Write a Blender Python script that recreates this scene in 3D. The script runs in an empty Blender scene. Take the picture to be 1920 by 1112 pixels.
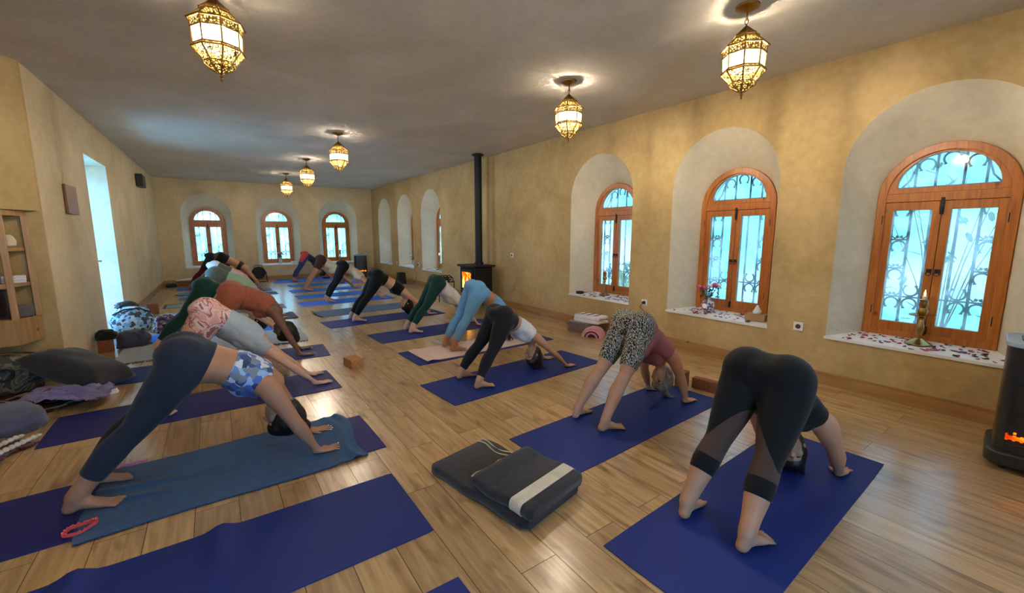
import bpy, bmesh, math, random
import numpy as np
from mathutils import Vector, Matrix, noise as mnoise
from mathutils.geometry import tessellate_polygon
random.seed(7)
PI = math.pi
SC = bpy.context.scene
COL = SC.collection

# ------------------------------------------------------------------ helpers
class MB:
    """collects shapes, builds ONE mesh object"""
    def __init__(s): s.v = []; s.f = []
    def add(s, vs, fs):
        k = len(s.v); s.v += [tuple(p) for p in vs]; s.f += [tuple(i + k for i in f) for f in fs]; return s
    def box(s, c, size, rot=None):
        hx, hy, hz = [a / 2 for a in size]
        vs = [Vector((x, y, z)) for x in (-hx, hx) for y in (-hy, hy) for z in (-hz, hz)]
        if rot is not None: vs = [rot @ p for p in vs]
        vs = [p + Vector(c) for p in vs]
        return s.add(vs, [(0,1,3,2),(4,6,7,5),(0,4,5,1),(2,3,7,6),(0,2,6,4),(1,5,7,3)])
    def bx(s, x0, x1, y0, y1, z0, z1):
        return s.box(((x0+x1)/2,(y0+y1)/2,(z0+z1)/2),(x1-x0,y1-y0,z1-z0))
    def rings(s, R, closed=True, cap=True):
        n = len(R[0]); vs = [p for r in R for p in r]; fs = []
        for i in range(len(R)-1):
            for j in range(n if closed else n-1):
                a = i*n+j; b = i*n+(j+1) % n
                fs.append((a, b, b+n, a+n))
        if cap:
            fs.append(tuple(range(n-1, -1, -1))); k = (len(R)-1)*n; fs.append(tuple(range(k, k+n)))
        return s.add(vs, fs)
    def tube(s, pts, r, n=8, cap=True):
        pts = [Vector(p) for p in pts]; m = len(pts)
        if not hasattr(r, '__len__'): r = [r]*m
        R = []; up = Vector((0.13,0.31,0.94))
        for i, p in enumerate(pts):
            t = (pts[min(i+1,m-1)] - pts[max(i-1,0)])
            t = t.normalized() if t.length > 1e-9 else Vector((0,0,1))
            a = up - t*up.dot(t)
            if a.length < .1: a = Vector((1,0,0)); a = a - t*a.dot(t)
            a.normalize(); up = a; b = t.cross(a)
            R.append([p + (a*math.cos(2*PI*k/n) + b*math.sin(2*PI*k/n))*r[i] for k in range(n)])
        return s.rings(R, True, cap)
    def lathe(s, prof, n=24, c=(0,0,0), cap=True, ph=0, sx=1, sy=1):
        R = [[(c[0]+r*sx*math.cos(2*PI*k/n+ph), c[1]+r*sy*math.sin(2*PI*k/n+ph), c[2]+z) for k in range(n)] for r, z in prof]
        return s.rings(R, True, cap)
    def ell(s, c, rad, n=12, m=8, rot=None):
        R = []
        for i in range(m+1):
            a = PI*i/m; rr = max(math.sin(a), .02); z = -math.cos(a)
            ring = []
            for k in range(n):
                p = Vector((rad[0]*rr*math.cos(2*PI*k/n), rad[1]*rr*math.sin(2*PI*k/n), rad[2]*z))
                if rot is not None: p = rot @ p
                ring.append(p + Vector(c))
            R.append(ring)
        return s.rings(R)
    def prism(s, poly, fn, d0, d1):
        """extrude a 2D polygon; fn(a,b,d)->3D"""
        n = len(poly); A = [fn(a,b,d0) for a,b in poly]; B = [fn(a,b,d1) for a,b in poly]
        return s.add(A+B, [tuple(range(n-1,-1,-1)), tuple(range(n,2*n))] + [(i,(i+1)%n,n+(i+1)%n,n+i) for i in range(n)])
    def band(s, out, inn, y0, y1):
        """closed ring between two equal-length outlines (x,z) extruded in y"""
        n = len(out)
        vs = [(x,y0,z) for x,z in out] + [(x,y0,z) for x,z in inn] + [(x,y1,z) for x,z in out] + [(x,y1,z) for x,z in inn]
        fs = []
        for i in range(n):
            j = (i+1) % n
            fs += [(i,j,n+j,n+i), (2*n+j,2*n+i,3*n+i,3*n+j), (j,i,2*n+i,2*n+j), (n+i,n+j,3*n+j,3*n+i)]
        return s.add(vs, fs)
    def build(s, name, mat=None, parent=None, loc=None, rz=0, sharp=40, bevel=0, smooth=True):
        me = bpy.data.meshes.new(name); me.from_pydata(s.v, [], s.f)
        bm = bmesh.new(); bm.from_mesh(me); bmesh.ops.recalc_face_normals(bm, faces=bm.faces); bm.to_mesh(me); bm.free()
        if mat: me.materials.append(mat)
        if smooth:
            me.polygons.foreach_set('use_smooth', [True]*len(me.polygons)); me.set_sharp_from_angle(angle=math.radians(sharp))
        o = bpy.data.objects.new(name, me); COL.objects.link(o)
        if parent: o.parent = parent
        if loc is not None: o.location = loc
        o.rotation_euler.z = rz
        if bevel:
            b = o.modifiers.new('bevel','BEVEL'); b.width = bevel; b.segments = 2; b.limit_method = 'ANGLE'
        return o

def tag(o, label=None, cat=None, group=None, kind=None):
    if label: o['label'] = label
    if cat: o['category'] = cat
    if group: o['group'] = group
    if kind: o['kind'] = kind
    return o
def empty(name, loc=(0,0,0), rz=0, label=None, cat=None, group=None, kind=None):
    o = bpy.data.objects.new(name, None); COL.objects.link(o); o.location = loc; o.rotation_euler.z = rz
    o.empty_display_size = .1
    return tag(o, label, cat, group, kind)
def kids(o): return [c for c in bpy.data.objects if c.parent == o]
def copy_tree(o, parent=None):
    c = o.copy(); COL.objects.link(c)
    if parent: c.parent = parent
    for ch in kids(o): copy_tree(ch, c)
    return c

# ------------------------------------------------------------------ materials
def rgb(r, g, b):
    f = lambda c: (c/255/12.92) if c/255 <= .04045 else ((c/255+.055)/1.055)**2.4
    return (f(r), f(g), f(b), 1)
def mk(name, col, rough=.6, metal=0, var=0, vs=6, bump=0, bs=60, emit=None, es=0, spec=.5, sheen=0, coat=0, alpha=None):
    m = bpy.data.materials.new(name); m.use_nodes = True
    nt = m.node_tree; N = nt.nodes; L = nt.links; p = N['Principled BSDF']
    p.inputs['Base Color'].default_value = col; p.inputs['Roughness'].default_value = rough
    p.inputs['Metallic'].default_value = metal; p.inputs['Specular IOR Level'].default_value = spec
    if sheen: p.inputs['Sheen Weight'].default_value = sheen
    if coat: p.inputs['Coat Weight'].default_value = coat
    if emit: p.inputs['Emission Color'].default_value = emit; p.inputs['Emission Strength'].default_value = es
    tc = N.new('ShaderNodeTexCoord')
    if var:
        n = N.new('ShaderNodeTexNoise'); n.inputs['Scale'].default_value = vs; n.inputs['Detail'].default_value = 4
        L.new(tc.outputs['Object'], n.inputs['Vector'])
        mr = N.new('ShaderNodeMapRange'); mr.inputs['From Min'].default_value = .3; mr.inputs['From Max'].default_value = .7
        mr.inputs['To Min'].default_value = 1-var; mr.inputs['To Max'].default_value = 1+var
        L.new(n.outputs['Fac'], mr.inputs['Value'])
        mx = N.new('ShaderNodeVectorMath'); mx.operation = 'SCALE'; mx.inputs[0].default_value = col[:3]
        L.new(mr.outputs['Result'], mx.inputs['Scale']); L.new(mx.outputs['Vector'], p.inputs['Base Color'])
    if bump:
        n2 = N.new('ShaderNodeTexNoise'); n2.inputs['Scale'].default_value = bs; n2.inputs['Detail'].default_value = 3
        L.new(tc.outputs['Object'], n2.inputs['Vector'])
        b = N.new('ShaderNodeBump'); b.inputs['Strength'].default_value = bump; b.inputs['Distance'].default_value = .01
        L.new(n2.outputs['Fac'], b.inputs['Height']); L.new(b.outputs['Normal'], p.inputs['Normal'])
    return m
def nodes(m): return m.node_tree.nodes, m.node_tree.links, m.node_tree.nodes['Principled BSDF']
def ramp(N, stops, interp='LINEAR'):
    r = N.new('ShaderNodeValToRGB'); r.color_ramp.interpolation = interp
    e = r.color_ramp.elements
    e[0].position, e[0].color = stops[0]; e[1].position, e[1].color = stops[1]
    for p, c in stops[2:]:
        k = e.new(p); k.color = c
    return r

def mat_floor():
    m = mk('oak_plank_floor', rgb(150,115,75), .3, coat=.6); m.node_tree.nodes['Principled BSDF'].inputs['Coat Roughness'].default_value = .21
    N, L, p = nodes(m)
    g = N.new('ShaderNodeNewGeometry'); sp = N.new('ShaderNodeSeparateXYZ'); L.new(g.outputs['Position'], sp.inputs[0])
    cb = N.new('ShaderNodeCombineXYZ'); L.new(sp.outputs['Y'], cb.inputs[0]); L.new(sp.outputs['X'], cb.inputs[1])
    br = N.new('ShaderNodeTexBrick'); L.new(cb.outputs[0], br.inputs['Vector'])
    br.inputs['Scale'].default_value = 1; br.inputs['Brick Width'].default_value = 1.28; br.inputs['Row Height'].default_value = .19
    br.inputs['Mortar Size'].default_value = .0018; br.inputs['Mortar Smooth'].default_value = .1; br.offset = .37; br.inputs['Bias'].default_value = 0
    br.inputs['Color1'].default_value = (0,0,0,1); br.inputs['Color2'].default_value = (1,1,1,1); br.inputs['Mortar'].default_value = (.5,.5,.5,1)
    # grain: stretched noise, shifted per plank
    off = N.new('ShaderNodeVectorMath'); off.operation = 'MULTIPLY_ADD'; off.inputs[1].default_value = (1,1,1)
    L.new(cb.outputs[0], off.inputs[0]); sc = N.new('ShaderNodeVectorMath'); sc.operation = 'SCALE'; sc.inputs['Scale'].default_value = 7
    L.new(br.outputs['Color'], sc.inputs[0]); L.new(sc.outputs[0], off.inputs[2])
    mp = N.new('ShaderNodeMapping'); mp.inputs['Scale'].default_value = (1.6, 22, 1); L.new(off.outputs[0], mp.inputs['Vector'])
    n1 = N.new('ShaderNodeTexNoise'); n1.inputs['Scale'].default_value = 1.6; n1.inputs['Detail'].default_value = 6; n1.inputs['Distortion'].default_value = .6
    L.new(mp.outputs[0], n1.inputs['Vector'])
    mp2 = N.new('ShaderNodeMapping'); mp2.inputs['Scale'].default_value = (2.2, 7, 1); L.new(off.outputs[0], mp2.inputs['Vector'])
    n2 = N.new('ShaderNodeTexNoise'); n2.inputs['Scale'].default_value = 1.1; n2.inputs['Detail'].default_value = 3; n2.inputs['Distortion'].default_value = 1.2
    L.new(mp2.outputs[0], n2.inputs['Vector'])
    r1 = ramp(N, [(.3, rgb(172,138,94)), (.7, rgb(212,179,130))]); L.new(n1.outputs['Fac'], r1.inputs['Fac'])
    r2 = ramp(N, [(.56, (1,1,1,1)), (.78, (.45,.36,.28,1))]); L.new(n2.outputs['Fac'], r2.inputs['Fac'])
    r3 = ramp(N, [(0, (.8,.77,.74,1)), (1, (1.08,1.06,1.04,1))]); L.new(br.outputs['Color'], r3.inputs['Fac'])
    m1 = N.new('ShaderNodeMix'); m1.data_type = 'RGBA'; m1.blend_type = 'MULTIPLY'; m1.inputs[0].default_value = 1
    L.new(r1.outputs[0], m1.inputs[6]); L.new(r2.outputs[0], m1.inputs[7])
    m2 = N.new('ShaderNodeMix'); m2.data_type = 'RGBA'; m2.blend_type = 'MULTIPLY'; m2.inputs[0].default_value = 1
    L.new(m1.outputs[2], m2.inputs[6]); L.new(r3.outputs[0], m2.inputs[7])
    mp4 = N.new('ShaderNodeMapping'); mp4.inputs['Scale'].default_value = (1.0, 3.4, 1); L.new(off.outputs[0], mp4.inputs['Vector'])
    nk = N.new('ShaderNodeTexNoise'); nk.inputs['Scale'].default_value = 9; L.new(mp4.outputs[0], nk.inputs['Vector'])
    ak = N.new('ShaderNodeVectorMath'); ak.operation = 'MULTIPLY_ADD'; ak.inputs[1].default_value = (.16,.16,0); L.new(nk.outputs['Color'], ak.inputs[0]); L.new(mp4.outputs[0], ak.inputs[2])
    vk = N.new('ShaderNodeTexVoronoi'); vk.inputs['Scale'].default_value = 1.5; L.new(ak.outputs[0], vk.inputs['Vector'])
    rk = ramp(N, [(.03, (.34,.25,.18,1)), (.09, (.72,.64,.56,1)), (.20, (1,1,1,1))]); L.new(vk.outputs['Distance'], rk.inputs['Fac'])
    mk4 = N.new('ShaderNodeMix'); mk4.data_type = 'RGBA'; mk4.blend_type = 'MULTIPLY'; mk4.inputs[0].default_value = .9
    L.new(m2.outputs[2], mk4.inputs[6]); L.new(rk.outputs[0], mk4.inputs[7])
    m3 = N.new('ShaderNodeMix'); m3.data_type = 'RGBA'; L.new(br.outputs['Fac'], m3.inputs[0])
    L.new(mk4.outputs[2], m3.inputs[6]); m3.inputs[7].default_value = rgb(70,48,28); L.new(m3.outputs[2], p.inputs['Base Color'])
    b = N.new('ShaderNodeBump'); b.inputs['Strength'].default_value = .25; b.inputs['Distance'].default_value = .004
    inv = N.new('ShaderNodeMath'); inv.operation = 'SUBTRACT'; inv.inputs[0].default_value = 1; L.new(br.outputs['Fac'], inv.inputs[1])
    ad = N.new('ShaderNodeMath'); ad.operation = 'MULTIPLY_ADD'; ad.inputs[1].default_value = .12; L.new(n1.outputs['Fac'], ad.inputs[0]); L.new(inv.outputs[0], ad.inputs[2])
    L.new(ad.outputs[0], b.inputs['Height']); L.new(b.outputs['Normal'], p.inputs['Normal'])
    return m
def mat_plaster(name, c1, c2, bump=.25):
    m = mk(name, c1, .85); N, L, p = nodes(m); g = N.new('ShaderNodeNewGeometry')
    n = N.new('ShaderNodeTexNoise'); n.inputs['Scale'].default_value = 1.3; n.inputs['Detail'].default_value = 7; n.inputs['Distortion'].default_value = .8
    L.new(g.outputs['Position'], n.inputs['Vector'])
    n3 = N.new('ShaderNodeTexNoise'); n3.inputs['Scale'].default_value = 14; n3.inputs['Detail'].default_value = 5
    L.new(g.outputs['Position'], n3.inputs['Vector'])
    ad = N.new('ShaderNodeMath'); ad.operation = 'MULTIPLY_ADD'; ad.inputs[1].default_value = .45
    L.new(n3.outputs['Fac'], ad.inputs[0]); L.new(n.outputs['Fac'], ad.inputs[2])
    r = ramp(N, [(.5, c1), (.95, c2)]); L.new(ad.outputs[0], r.inputs['Fac']); L.new(r.outputs[0], p.inputs['Base Color'])
    b = N.new('ShaderNodeBump'); b.inputs['Strength'].default_value = bump; b.inputs['Distance'].default_value = .02
    n2 = N.new('ShaderNodeTexNoise'); n2.inputs['Scale'].default_value = 22; n2.inputs['Detail'].default_value = 6
    L.new(g.outputs['Position'], n2.inputs['Vector']); L.new(n2.outputs['Fac'], b.inputs['Height']); L.new(b.outputs['Normal'], p.inputs['Normal'])
    return m
def mat_wood(name, c1, c2, axis='Z', rough=.4, scale=1):
    m = mk(name, c1, rough); N, L, p = nodes(m); tc = N.new('ShaderNodeTexCoord')
    mp = N.new('ShaderNodeMapping'); s = [22*scale]*3; s['XYZ'.index(axis)] = 1.5*scale; mp.inputs['Scale'].default_value = s
    L.new(tc.outputs['Object'], mp.inputs['Vector'])
    n = N.new('ShaderNodeTexNoise'); n.inputs['Scale'].default_value = 1.6; n.inputs['Detail'].default_value = 5; n.inputs['Distortion'].default_value = 1
    L.new(mp.outputs[0], n.inputs['Vector']); r = ramp(N, [(.3, c1), (.72, c2)]); L.new(n.outputs['Fac'], r.inputs['Fac'])
    v = N.new('ShaderNodeTexVoronoi'); v.inputs['Scale'].default_value = 4.5; L.new(tc.outputs['Object'], v.inputs['Vector'])
    r2 = ramp(N, [(.05, (.3,.2,.12,1)), (.11, (1,1,1,1))]); L.new(v.outputs['Distance'], r2.inputs['Fac'])
    mm = N.new('ShaderNodeMix'); mm.data_type = 'RGBA'; mm.blend_type = 'MULTIPLY'; mm.inputs[0].default_value = .8
    L.new(r.outputs[0], mm.inputs[6]); L.new(r2.outputs[0], mm.inputs[7]); L.new(mm.outputs[2], p.inputs['Base Color'])
    return m
def mat_print(name, cols, kind='voronoi', scale=30, rough=.8, coord='Object', stretch=(1,1,1), dist=0):
    """fabric print: constant colour steps over a cell / noise / wave texture"""
    m = mk(name, cols[0], rough); N, L, p = nodes(m); tc = N.new('ShaderNodeTexCoord')
    mp = N.new('ShaderNodeMapping'); mp.inputs['Scale'].default_value = stretch; L.new(tc.outputs[coord], mp.inputs['Vector'])
    if kind == 'voronoi':
        t = N.new('ShaderNodeTexVoronoi'); t.inputs['Scale'].default_value = scale; out = t.outputs['Color']
        if dist:
            nn = N.new('ShaderNodeTexNoise'); nn.inputs['Scale'].default_value = scale*.8; L.new(mp.outputs[0], nn.inputs['Vector'])
            mx = N.new('ShaderNodeVectorMath'); mx.operation = 'MULTIPLY_ADD'; mx.inputs[1].default_value = (dist,)*3
            L.new(nn.outputs['Color'], mx.inputs[0]); L.new(mp.outputs[0], mx.inputs[2]); L.new(mx.outputs[0], t.inputs['Vector'])
        else: L.new(mp.outputs[0], t.inputs['Vector'])
    elif kind == 'wave':
        t = N.new('ShaderNodeTexWave'); t.inputs['Scale'].default_value = scale; t.inputs['Distortion'].default_value = dist
        t.inputs['Detail'].default_value = 1; t.inputs['Detail Scale'].default_value = 2.2; out = t.outputs['Fac']; L.new(mp.outputs[0], t.inputs['Vector'])
    else:
        t = N.new('ShaderNodeTexNoise'); t.inputs['Scale'].default_value = scale; t.inputs['Detail'].default_value = 2
        t.inputs['Distortion'].default_value = dist; out = t.outputs['Fac']; L.new(mp.outputs[0], t.inputs['Vector'])
    n = len(cols); lo, hi = (0, 1) if kind != 'noise' else (.34, .66)
    r = ramp(N, [(0, cols[0]), (lo+(hi-lo)/n, cols[1])] + [(lo+(hi-lo)*i/n, cols[i]) for i in range(2, n)], 'CONSTANT')
    L.new(out, r.inputs['Fac']); L.new(r.outputs[0], p.inputs['Base Color'])
    return m
def mat_shader(name):
    m = bpy.data.materials.new(name); m.use_nodes = True; nt = m.node_tree; nt.nodes.clear()
    o = nt.nodes.new('ShaderNodeOutputMaterial'); return m, nt.nodes, nt.links, o

M = {}
M['floor'] = mat_floor()
M['wall'] = mat_plaster('ochre_plaster', rgb(172,143,92), rgb(200,172,122)); M['wall_lightened'] = mat_plaster('lightened_plaster', rgb(196,176,138), rgb(222,204,168))  # second plaster is paled to stand in for light on back and left walls
M['reveal'] = mat_plaster('pale_plaster', rgb(205,192,165), rgb(226,214,190))
M['ceiling'] = mat_plaster('ceiling_plaster', rgb(200,190,174), rgb(218,209,196), .15)
M['sill'] = mk('white_sill', rgb(232,232,232), .5, var=.05, vs=3)
M['base'] = mat_wood('skirting_oak', rgb(150,108,62), rgb(182,136,84), 'Y', .45, .6)
M['frame'] = mat_wood('varnished_pine', rgb(158,88,34), rgb(196,122,54), 'Z', .32)
M['iron'] = mk('black_iron', rgb(28,32,38), .55, .4)
M['steel'] = mk('stove_iron', rgb(34,34,36), .55, .5, var=.15, vs=8)
M['brass'] = mk('aged_brass', rgb(150,112,52), .38, .9, var=.2, vs=20)
M['candle_brass'] = mk('bright_brass', rgb(170,136,76), .28, 1)
M['wax'] = mk('white_wax', rgb(245,238,222), .5)
M['white'] = mk('white_plastic', rgb(230,228,222), .45)
M['black'] = mk('black_plastic', rgb(26,26,28), .5)
M['cable'] = mk('grey_cable', rgb(70,66,60), .6)
M['flame'] = mk('candle_flame', rgb(255,200,120), .5, emit=rgb(255,190,100), es=5)
M['cork'] = mk('cork', rgb(176,122,72), .85, var=.22, vs=60, bump=.2, bs=120)
M['darkcork'] = mk('dark_cork', rgb(138,84,50), .85, var=.22, vs=60, bump=.2, bs=120)
M['cupboard'] = mat_wood('cupboard_oak', rgb(160,118,70), rgb(190,148,96), 'Z', .45)
M['plaque'] = mat_wood('plaque_walnut', rgb(112,68,40), rgb(146,92,56), 'Z', .4)
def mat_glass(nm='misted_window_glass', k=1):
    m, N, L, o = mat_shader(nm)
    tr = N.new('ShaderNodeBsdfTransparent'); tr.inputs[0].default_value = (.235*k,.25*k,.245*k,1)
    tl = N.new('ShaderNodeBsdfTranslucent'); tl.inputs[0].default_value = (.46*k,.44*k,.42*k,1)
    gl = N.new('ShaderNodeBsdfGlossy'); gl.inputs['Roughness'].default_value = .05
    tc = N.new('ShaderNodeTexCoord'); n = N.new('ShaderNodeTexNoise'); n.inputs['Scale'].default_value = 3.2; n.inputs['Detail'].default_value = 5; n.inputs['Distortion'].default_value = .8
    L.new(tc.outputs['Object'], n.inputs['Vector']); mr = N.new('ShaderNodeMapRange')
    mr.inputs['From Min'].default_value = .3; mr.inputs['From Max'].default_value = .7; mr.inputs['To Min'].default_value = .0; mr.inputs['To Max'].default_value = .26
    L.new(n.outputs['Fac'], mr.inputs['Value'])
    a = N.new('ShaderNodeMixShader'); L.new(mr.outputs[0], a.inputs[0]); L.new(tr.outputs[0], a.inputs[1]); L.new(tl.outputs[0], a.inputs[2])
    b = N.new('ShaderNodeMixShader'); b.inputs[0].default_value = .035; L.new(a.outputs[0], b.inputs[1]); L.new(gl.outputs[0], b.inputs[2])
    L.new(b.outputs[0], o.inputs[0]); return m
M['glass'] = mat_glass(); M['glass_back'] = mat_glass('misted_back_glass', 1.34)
def mat_clear():
    m, N, L, o = mat_shader('clear_door_glass')
    tr = N.new('ShaderNodeBsdfTransparent'); tr.inputs[0].default_value = (.60,.66,.74,1); gl = N.new('ShaderNodeBsdfGlossy'); gl.inputs['Roughness'].default_value = .05
    b = N.new('ShaderNodeMixShader'); b.inputs[0].default_value = .06; L.new(tr.outputs[0], b.inputs[1]); L.new(gl.outputs[0], b.inputs[2]); L.new(b.outputs[0], o.inputs[0]); return m
M['glass2'] = mat_clear()
def mat_lantern_glass(name, col, es, tr=.45):
    m, N, L, o = mat_shader(name)
    t = N.new('ShaderNodeBsdfTransparent'); e = N.new('ShaderNodeEmission'); e.inputs[0].default_value = col; e.inputs[1].default_value = es
    x = N.new('ShaderNodeMixShader'); x.inputs[0].default_value = 1-tr; L.new(t.outputs[0], x.inputs[1]); L.new(e.outputs[0], x.inputs[2])
    L.new(x.outputs[0], o.inputs[0]); m.cycles.emission_sampling = 'NONE'; return m
def mat_fret(name, cut=.42, es=1.2, scale=60, op=.91):
    m, N, L, o = mat_shader(name)
    tc = N.new('ShaderNodeTexCoord'); v = N.new('ShaderNodeTexVoronoi'); v.inputs['Scale'].default_value = scale; v.feature = 'DISTANCE_TO_EDGE'
    L.new(tc.outputs['Object'], v.inputs['Vector'])
    r = ramp(N, [(0,(0,0,0,1)), (cut*.25,(1,1,1,1))], 'CONSTANT'); L.new(v.outputs['Distance'], r.inputs['Fac'])
    t = N.new('ShaderNodeBsdfTransparent'); e = N.new('ShaderNodeEmission'); e.inputs[0].default_value = rgb(255,214,110); e.inputs[1].default_value = es
    h = N.new('ShaderNodeMixShader'); h.inputs[0].default_value = op; L.new(t.outputs[0], h.inputs[1]); L.new(e.outputs[0], h.inputs[2])
    p = N.new('ShaderNodeBsdfPrincipled'); p.inputs['Base Color'].default_value = rgb(150,112,50); p.inputs['Metallic'].default_value = .8; p.inputs['Roughness'].default_value = .4
    x = N.new('ShaderNodeMixShader'); L.new(r.outputs[0], x.inputs[0]); L.new(p.outputs[0], x.inputs[1]); L.new(h.outputs[0], x.inputs[2])
    L.new(x.outputs[0], o.inputs[0]); m.cycles.emission_sampling = 'NONE'; return m
M['lglass'] = mat_lantern_glass('lantern_milk_glass', rgb(255,232,180), 2.2)
M['lbowl'] = mat_fret('pierced_brass_bowl', .30, .7, 48, .68)
M['fret'] = mat_fret('pierced_brass', .62, .26, 62)
def mat_fire(name, es):
    m, N, L, o = mat_shader(name)
    tc = N.new('ShaderNodeTexCoord'); n = N.new('ShaderNodeTexNoise'); n.inputs['Scale'].default_value = 9; n.inputs['Distortion'].default_value = 1.5
    L.new(tc.outputs['Object'], n.inputs['Vector']); r = ramp(N, [(.38, rgb(170,36,4)), (.56, rgb(250,104,12)), (.74, rgb(255,200,80))]); L.new(n.outputs['Fac'], r.inputs['Fac'])
    e = N.new('ShaderNodeEmission'); e.inputs[1].default_value = es; L.new(r.outputs[0], e.inputs[0]); L.new(e.outputs[0], o.inputs[0]); return m
M['fire'] = mat_fire('burning_fire', .55)
M['ember'] = mat_fire('gas_heater_glow', .6)

# ------------------------------------------------------------------ camera, world, render look
YAW, PITCH, CH = .6130, .14676, 1.42
cd = bpy.data.cameras.new('camera'); cam = bpy.data.objects.new('camera', cd); COL.objects.link(cam)
cd.sensor_width = 36; cd.lens = 791.7/1920*36; cam.location = (0,0,CH); cam.rotation_euler = (PI/2-PITCH, 0, -YAW)
cd.clip_start = .02; SC.camera = cam
w = bpy.data.worlds.new('world'); SC.world = w; w.use_nodes = True
WN, WL = w.node_tree.nodes, w.node_tree.links; bg = WN['Background']
tc = WN.new('ShaderNodeTexCoord'); sx = WN.new('ShaderNodeSeparateXYZ'); WL.new(tc.outputs['Generated'], sx.inputs[0])
wr = ramp(WN, [(0, (.075,.35,.52,1)), (.2, (.13,.44,.72,1)), (.6, (.28,.54,1,1))]); WL.new(sx.outputs['Z'], wr.inputs['Fac'])
wn = WN.new('ShaderNodeTexNoise'); wn.inputs['Scale'].default_value = 5; wn.inputs['Detail'].default_value = 5; WL.new(tc.outputs['Generated'], wn.inputs['Vector'])
wc = ramp(WN, [(.46, (0,0,0,1)), (.70, (.8,.8,.8,1))]); WL.new(wn.outputs['Fac'], wc.inputs['Fac'])
wm = WN.new('ShaderNodeMix'); wm.data_type = 'RGBA'; WL.new(wc.outputs[0], wm.inputs[0]); WL.new(wr.outputs[0], wm.inputs[6]); wm.inputs[7].default_value = (.42,.62,.80,1)
WL.new(wm.outputs[2], bg.inputs[0]); bg.inputs[1].default_value = 12.5
SC.view_settings.view_transform = 'Standard'; SC.view_settings.look = 'None'; SC.view_settings.gamma = 1
SC.view_settings.use_curve_mapping = False; SC.view_settings.exposure = 2.2
SC.cycles.use_denoising = True; SC.cycles.max_bounces = 8; SC.cycles.diffuse_bounces = 4; SC.cycles.transparent_max_bounces = 16
SC.cycles.caustics_reflective = False; SC.cycles.caustics_refractive = False; SC.cycles.sample_clamp_indirect = 6
# ------------------------------------------------------------------ the room
XR, XL, YB, YF, ZC = 4.66, -1.2, 15.2, -2.6, 2.95
def arch(c, hw, z0, zs, n=22):
    """outline, bottom-left, up, over, down; spring at zs, semicircle of radius hw"""
    P = [(c-hw, z0), (c-hw, zs)]
    P += [(c-hw*math.cos(PI*k/n), zs+hw*math.sin(PI*k/n)) for k in range(1, n)]
    return P + [(c+hw, zs), (c+hw, z0)]
def wall_with_niches(name, a0, a1, centers, fn, depth, kind='arch', doors=(), wm='wall'):
    """front face with holes, splayed reveals, outer face; fn(a, z, d)->3D"""
    fb = MB(); rv = MB(); sl = MB()
    def face(holes, d):
        loops = [[(a0,0),(a1,0),(a1,ZC),(a0,ZC)]] + holes
        vs = [p for l in loops for p in l]
        tri = tessellate_polygon([[Vector((x,y,0)) for x,y in l] for l in loops])
        fb.add([fn(a,z,d) for a,z in vs], [tuple(t) for t in tri])
    fr = [arch(c, .6, .47, 1.96) for c in centers] + [[(d[0],0.0),(d[0],d[2]),(d[1],d[2]),(d[1],0.0)] for d in doors]
    bk = [arch(c, .424, .495, 1.742) for c in centers] + [[(d[0],0.0),(d[0],d[2]),(d[1],d[2]),(d[1],0.0)] for d in doors]
    face(fr, 0); face(bk, depth)
    for i, (A, B) in enumerate(zip(fr, bk)):
        n = len(A)
        vs = [fn(a,z,0) for a,z in A] + [fn(a,z,depth) for a,z in B]
        rv.add(vs, [(k,k+1,n+k+1,n+k) for k in range(n-1)])
        if i < len(centers):
            a, b = A[0], A[-1]; c, d = B[0], B[-1]; z = .468
            T = [(a[0]-.01,z,-.014),(b[0]+.01,z,-.014),(d[0]+.005,.502,depth+.02),(c[0]-.005,.502,depth+.02)]
            sl.add([fn(*q) for q in T] + [fn(q[0],q[1]-.022,q[2]) for q in T],
                   [(0,1,2,3),(4,5,6,7),(0,1,5,4),(1,2,6,5),(2,3,7,6),(3,0,4,7)])
    w = tag(fb.build(name, M[wm], smooth=False), kind='structure')
    tag(rv.build('niche_reveals', M['reveal'], w, sharp=35), kind='structure')
    if centers: tag(sl.build('window_sills', M['sill'], w, smooth=False), kind='structure')
    return w
R_C = [-.86, .88, 2.60, 4.41, 10.3, 12.1, 13.9]
B_C = [-.08, 1.73, 3.52]
wall_with_niches('wall_right', YF, YB, R_C, lambda a,z,d: (XR+d, a, z), .40)
wall_with_niches('wall_back', XL, XR, B_C, lambda a,z,d: (a, YB+d, z), .40, wm='wall_lightened')
SK_ = lambda y: -(15.2-y)*.0096          # the left wall runs very slightly out of square
YC = 5.83
wall_with_niches('wall_left', YC, YB, [], lambda a,z,d: (XL+SK_(a)-d, a, z), .62, doors=[(7.80, 9.14, 2.45)], wm='wall_lightened')
def struct(o): return tag(o, kind='structure')
struct(MB().bx(-3.0, XL-.62, YC, YC+.2, 0, ZC).bx(XL-.72, XL+SK_(YC)+.003, YC-.004, YC+.03, 0, ZC).build('wall_return', M['wall'], smooth=False))
struct(MB().bx(-3.2, -3.0, YF, YC+.2, 0, ZC).build('wall_west', M['wall'], smooth=False))
wall_with_niches('wall_front', -3.2, XR, [], lambda a,z,d: (a, YF-d, z), .40, doors=[(-.6,.8,2.3)])
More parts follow.
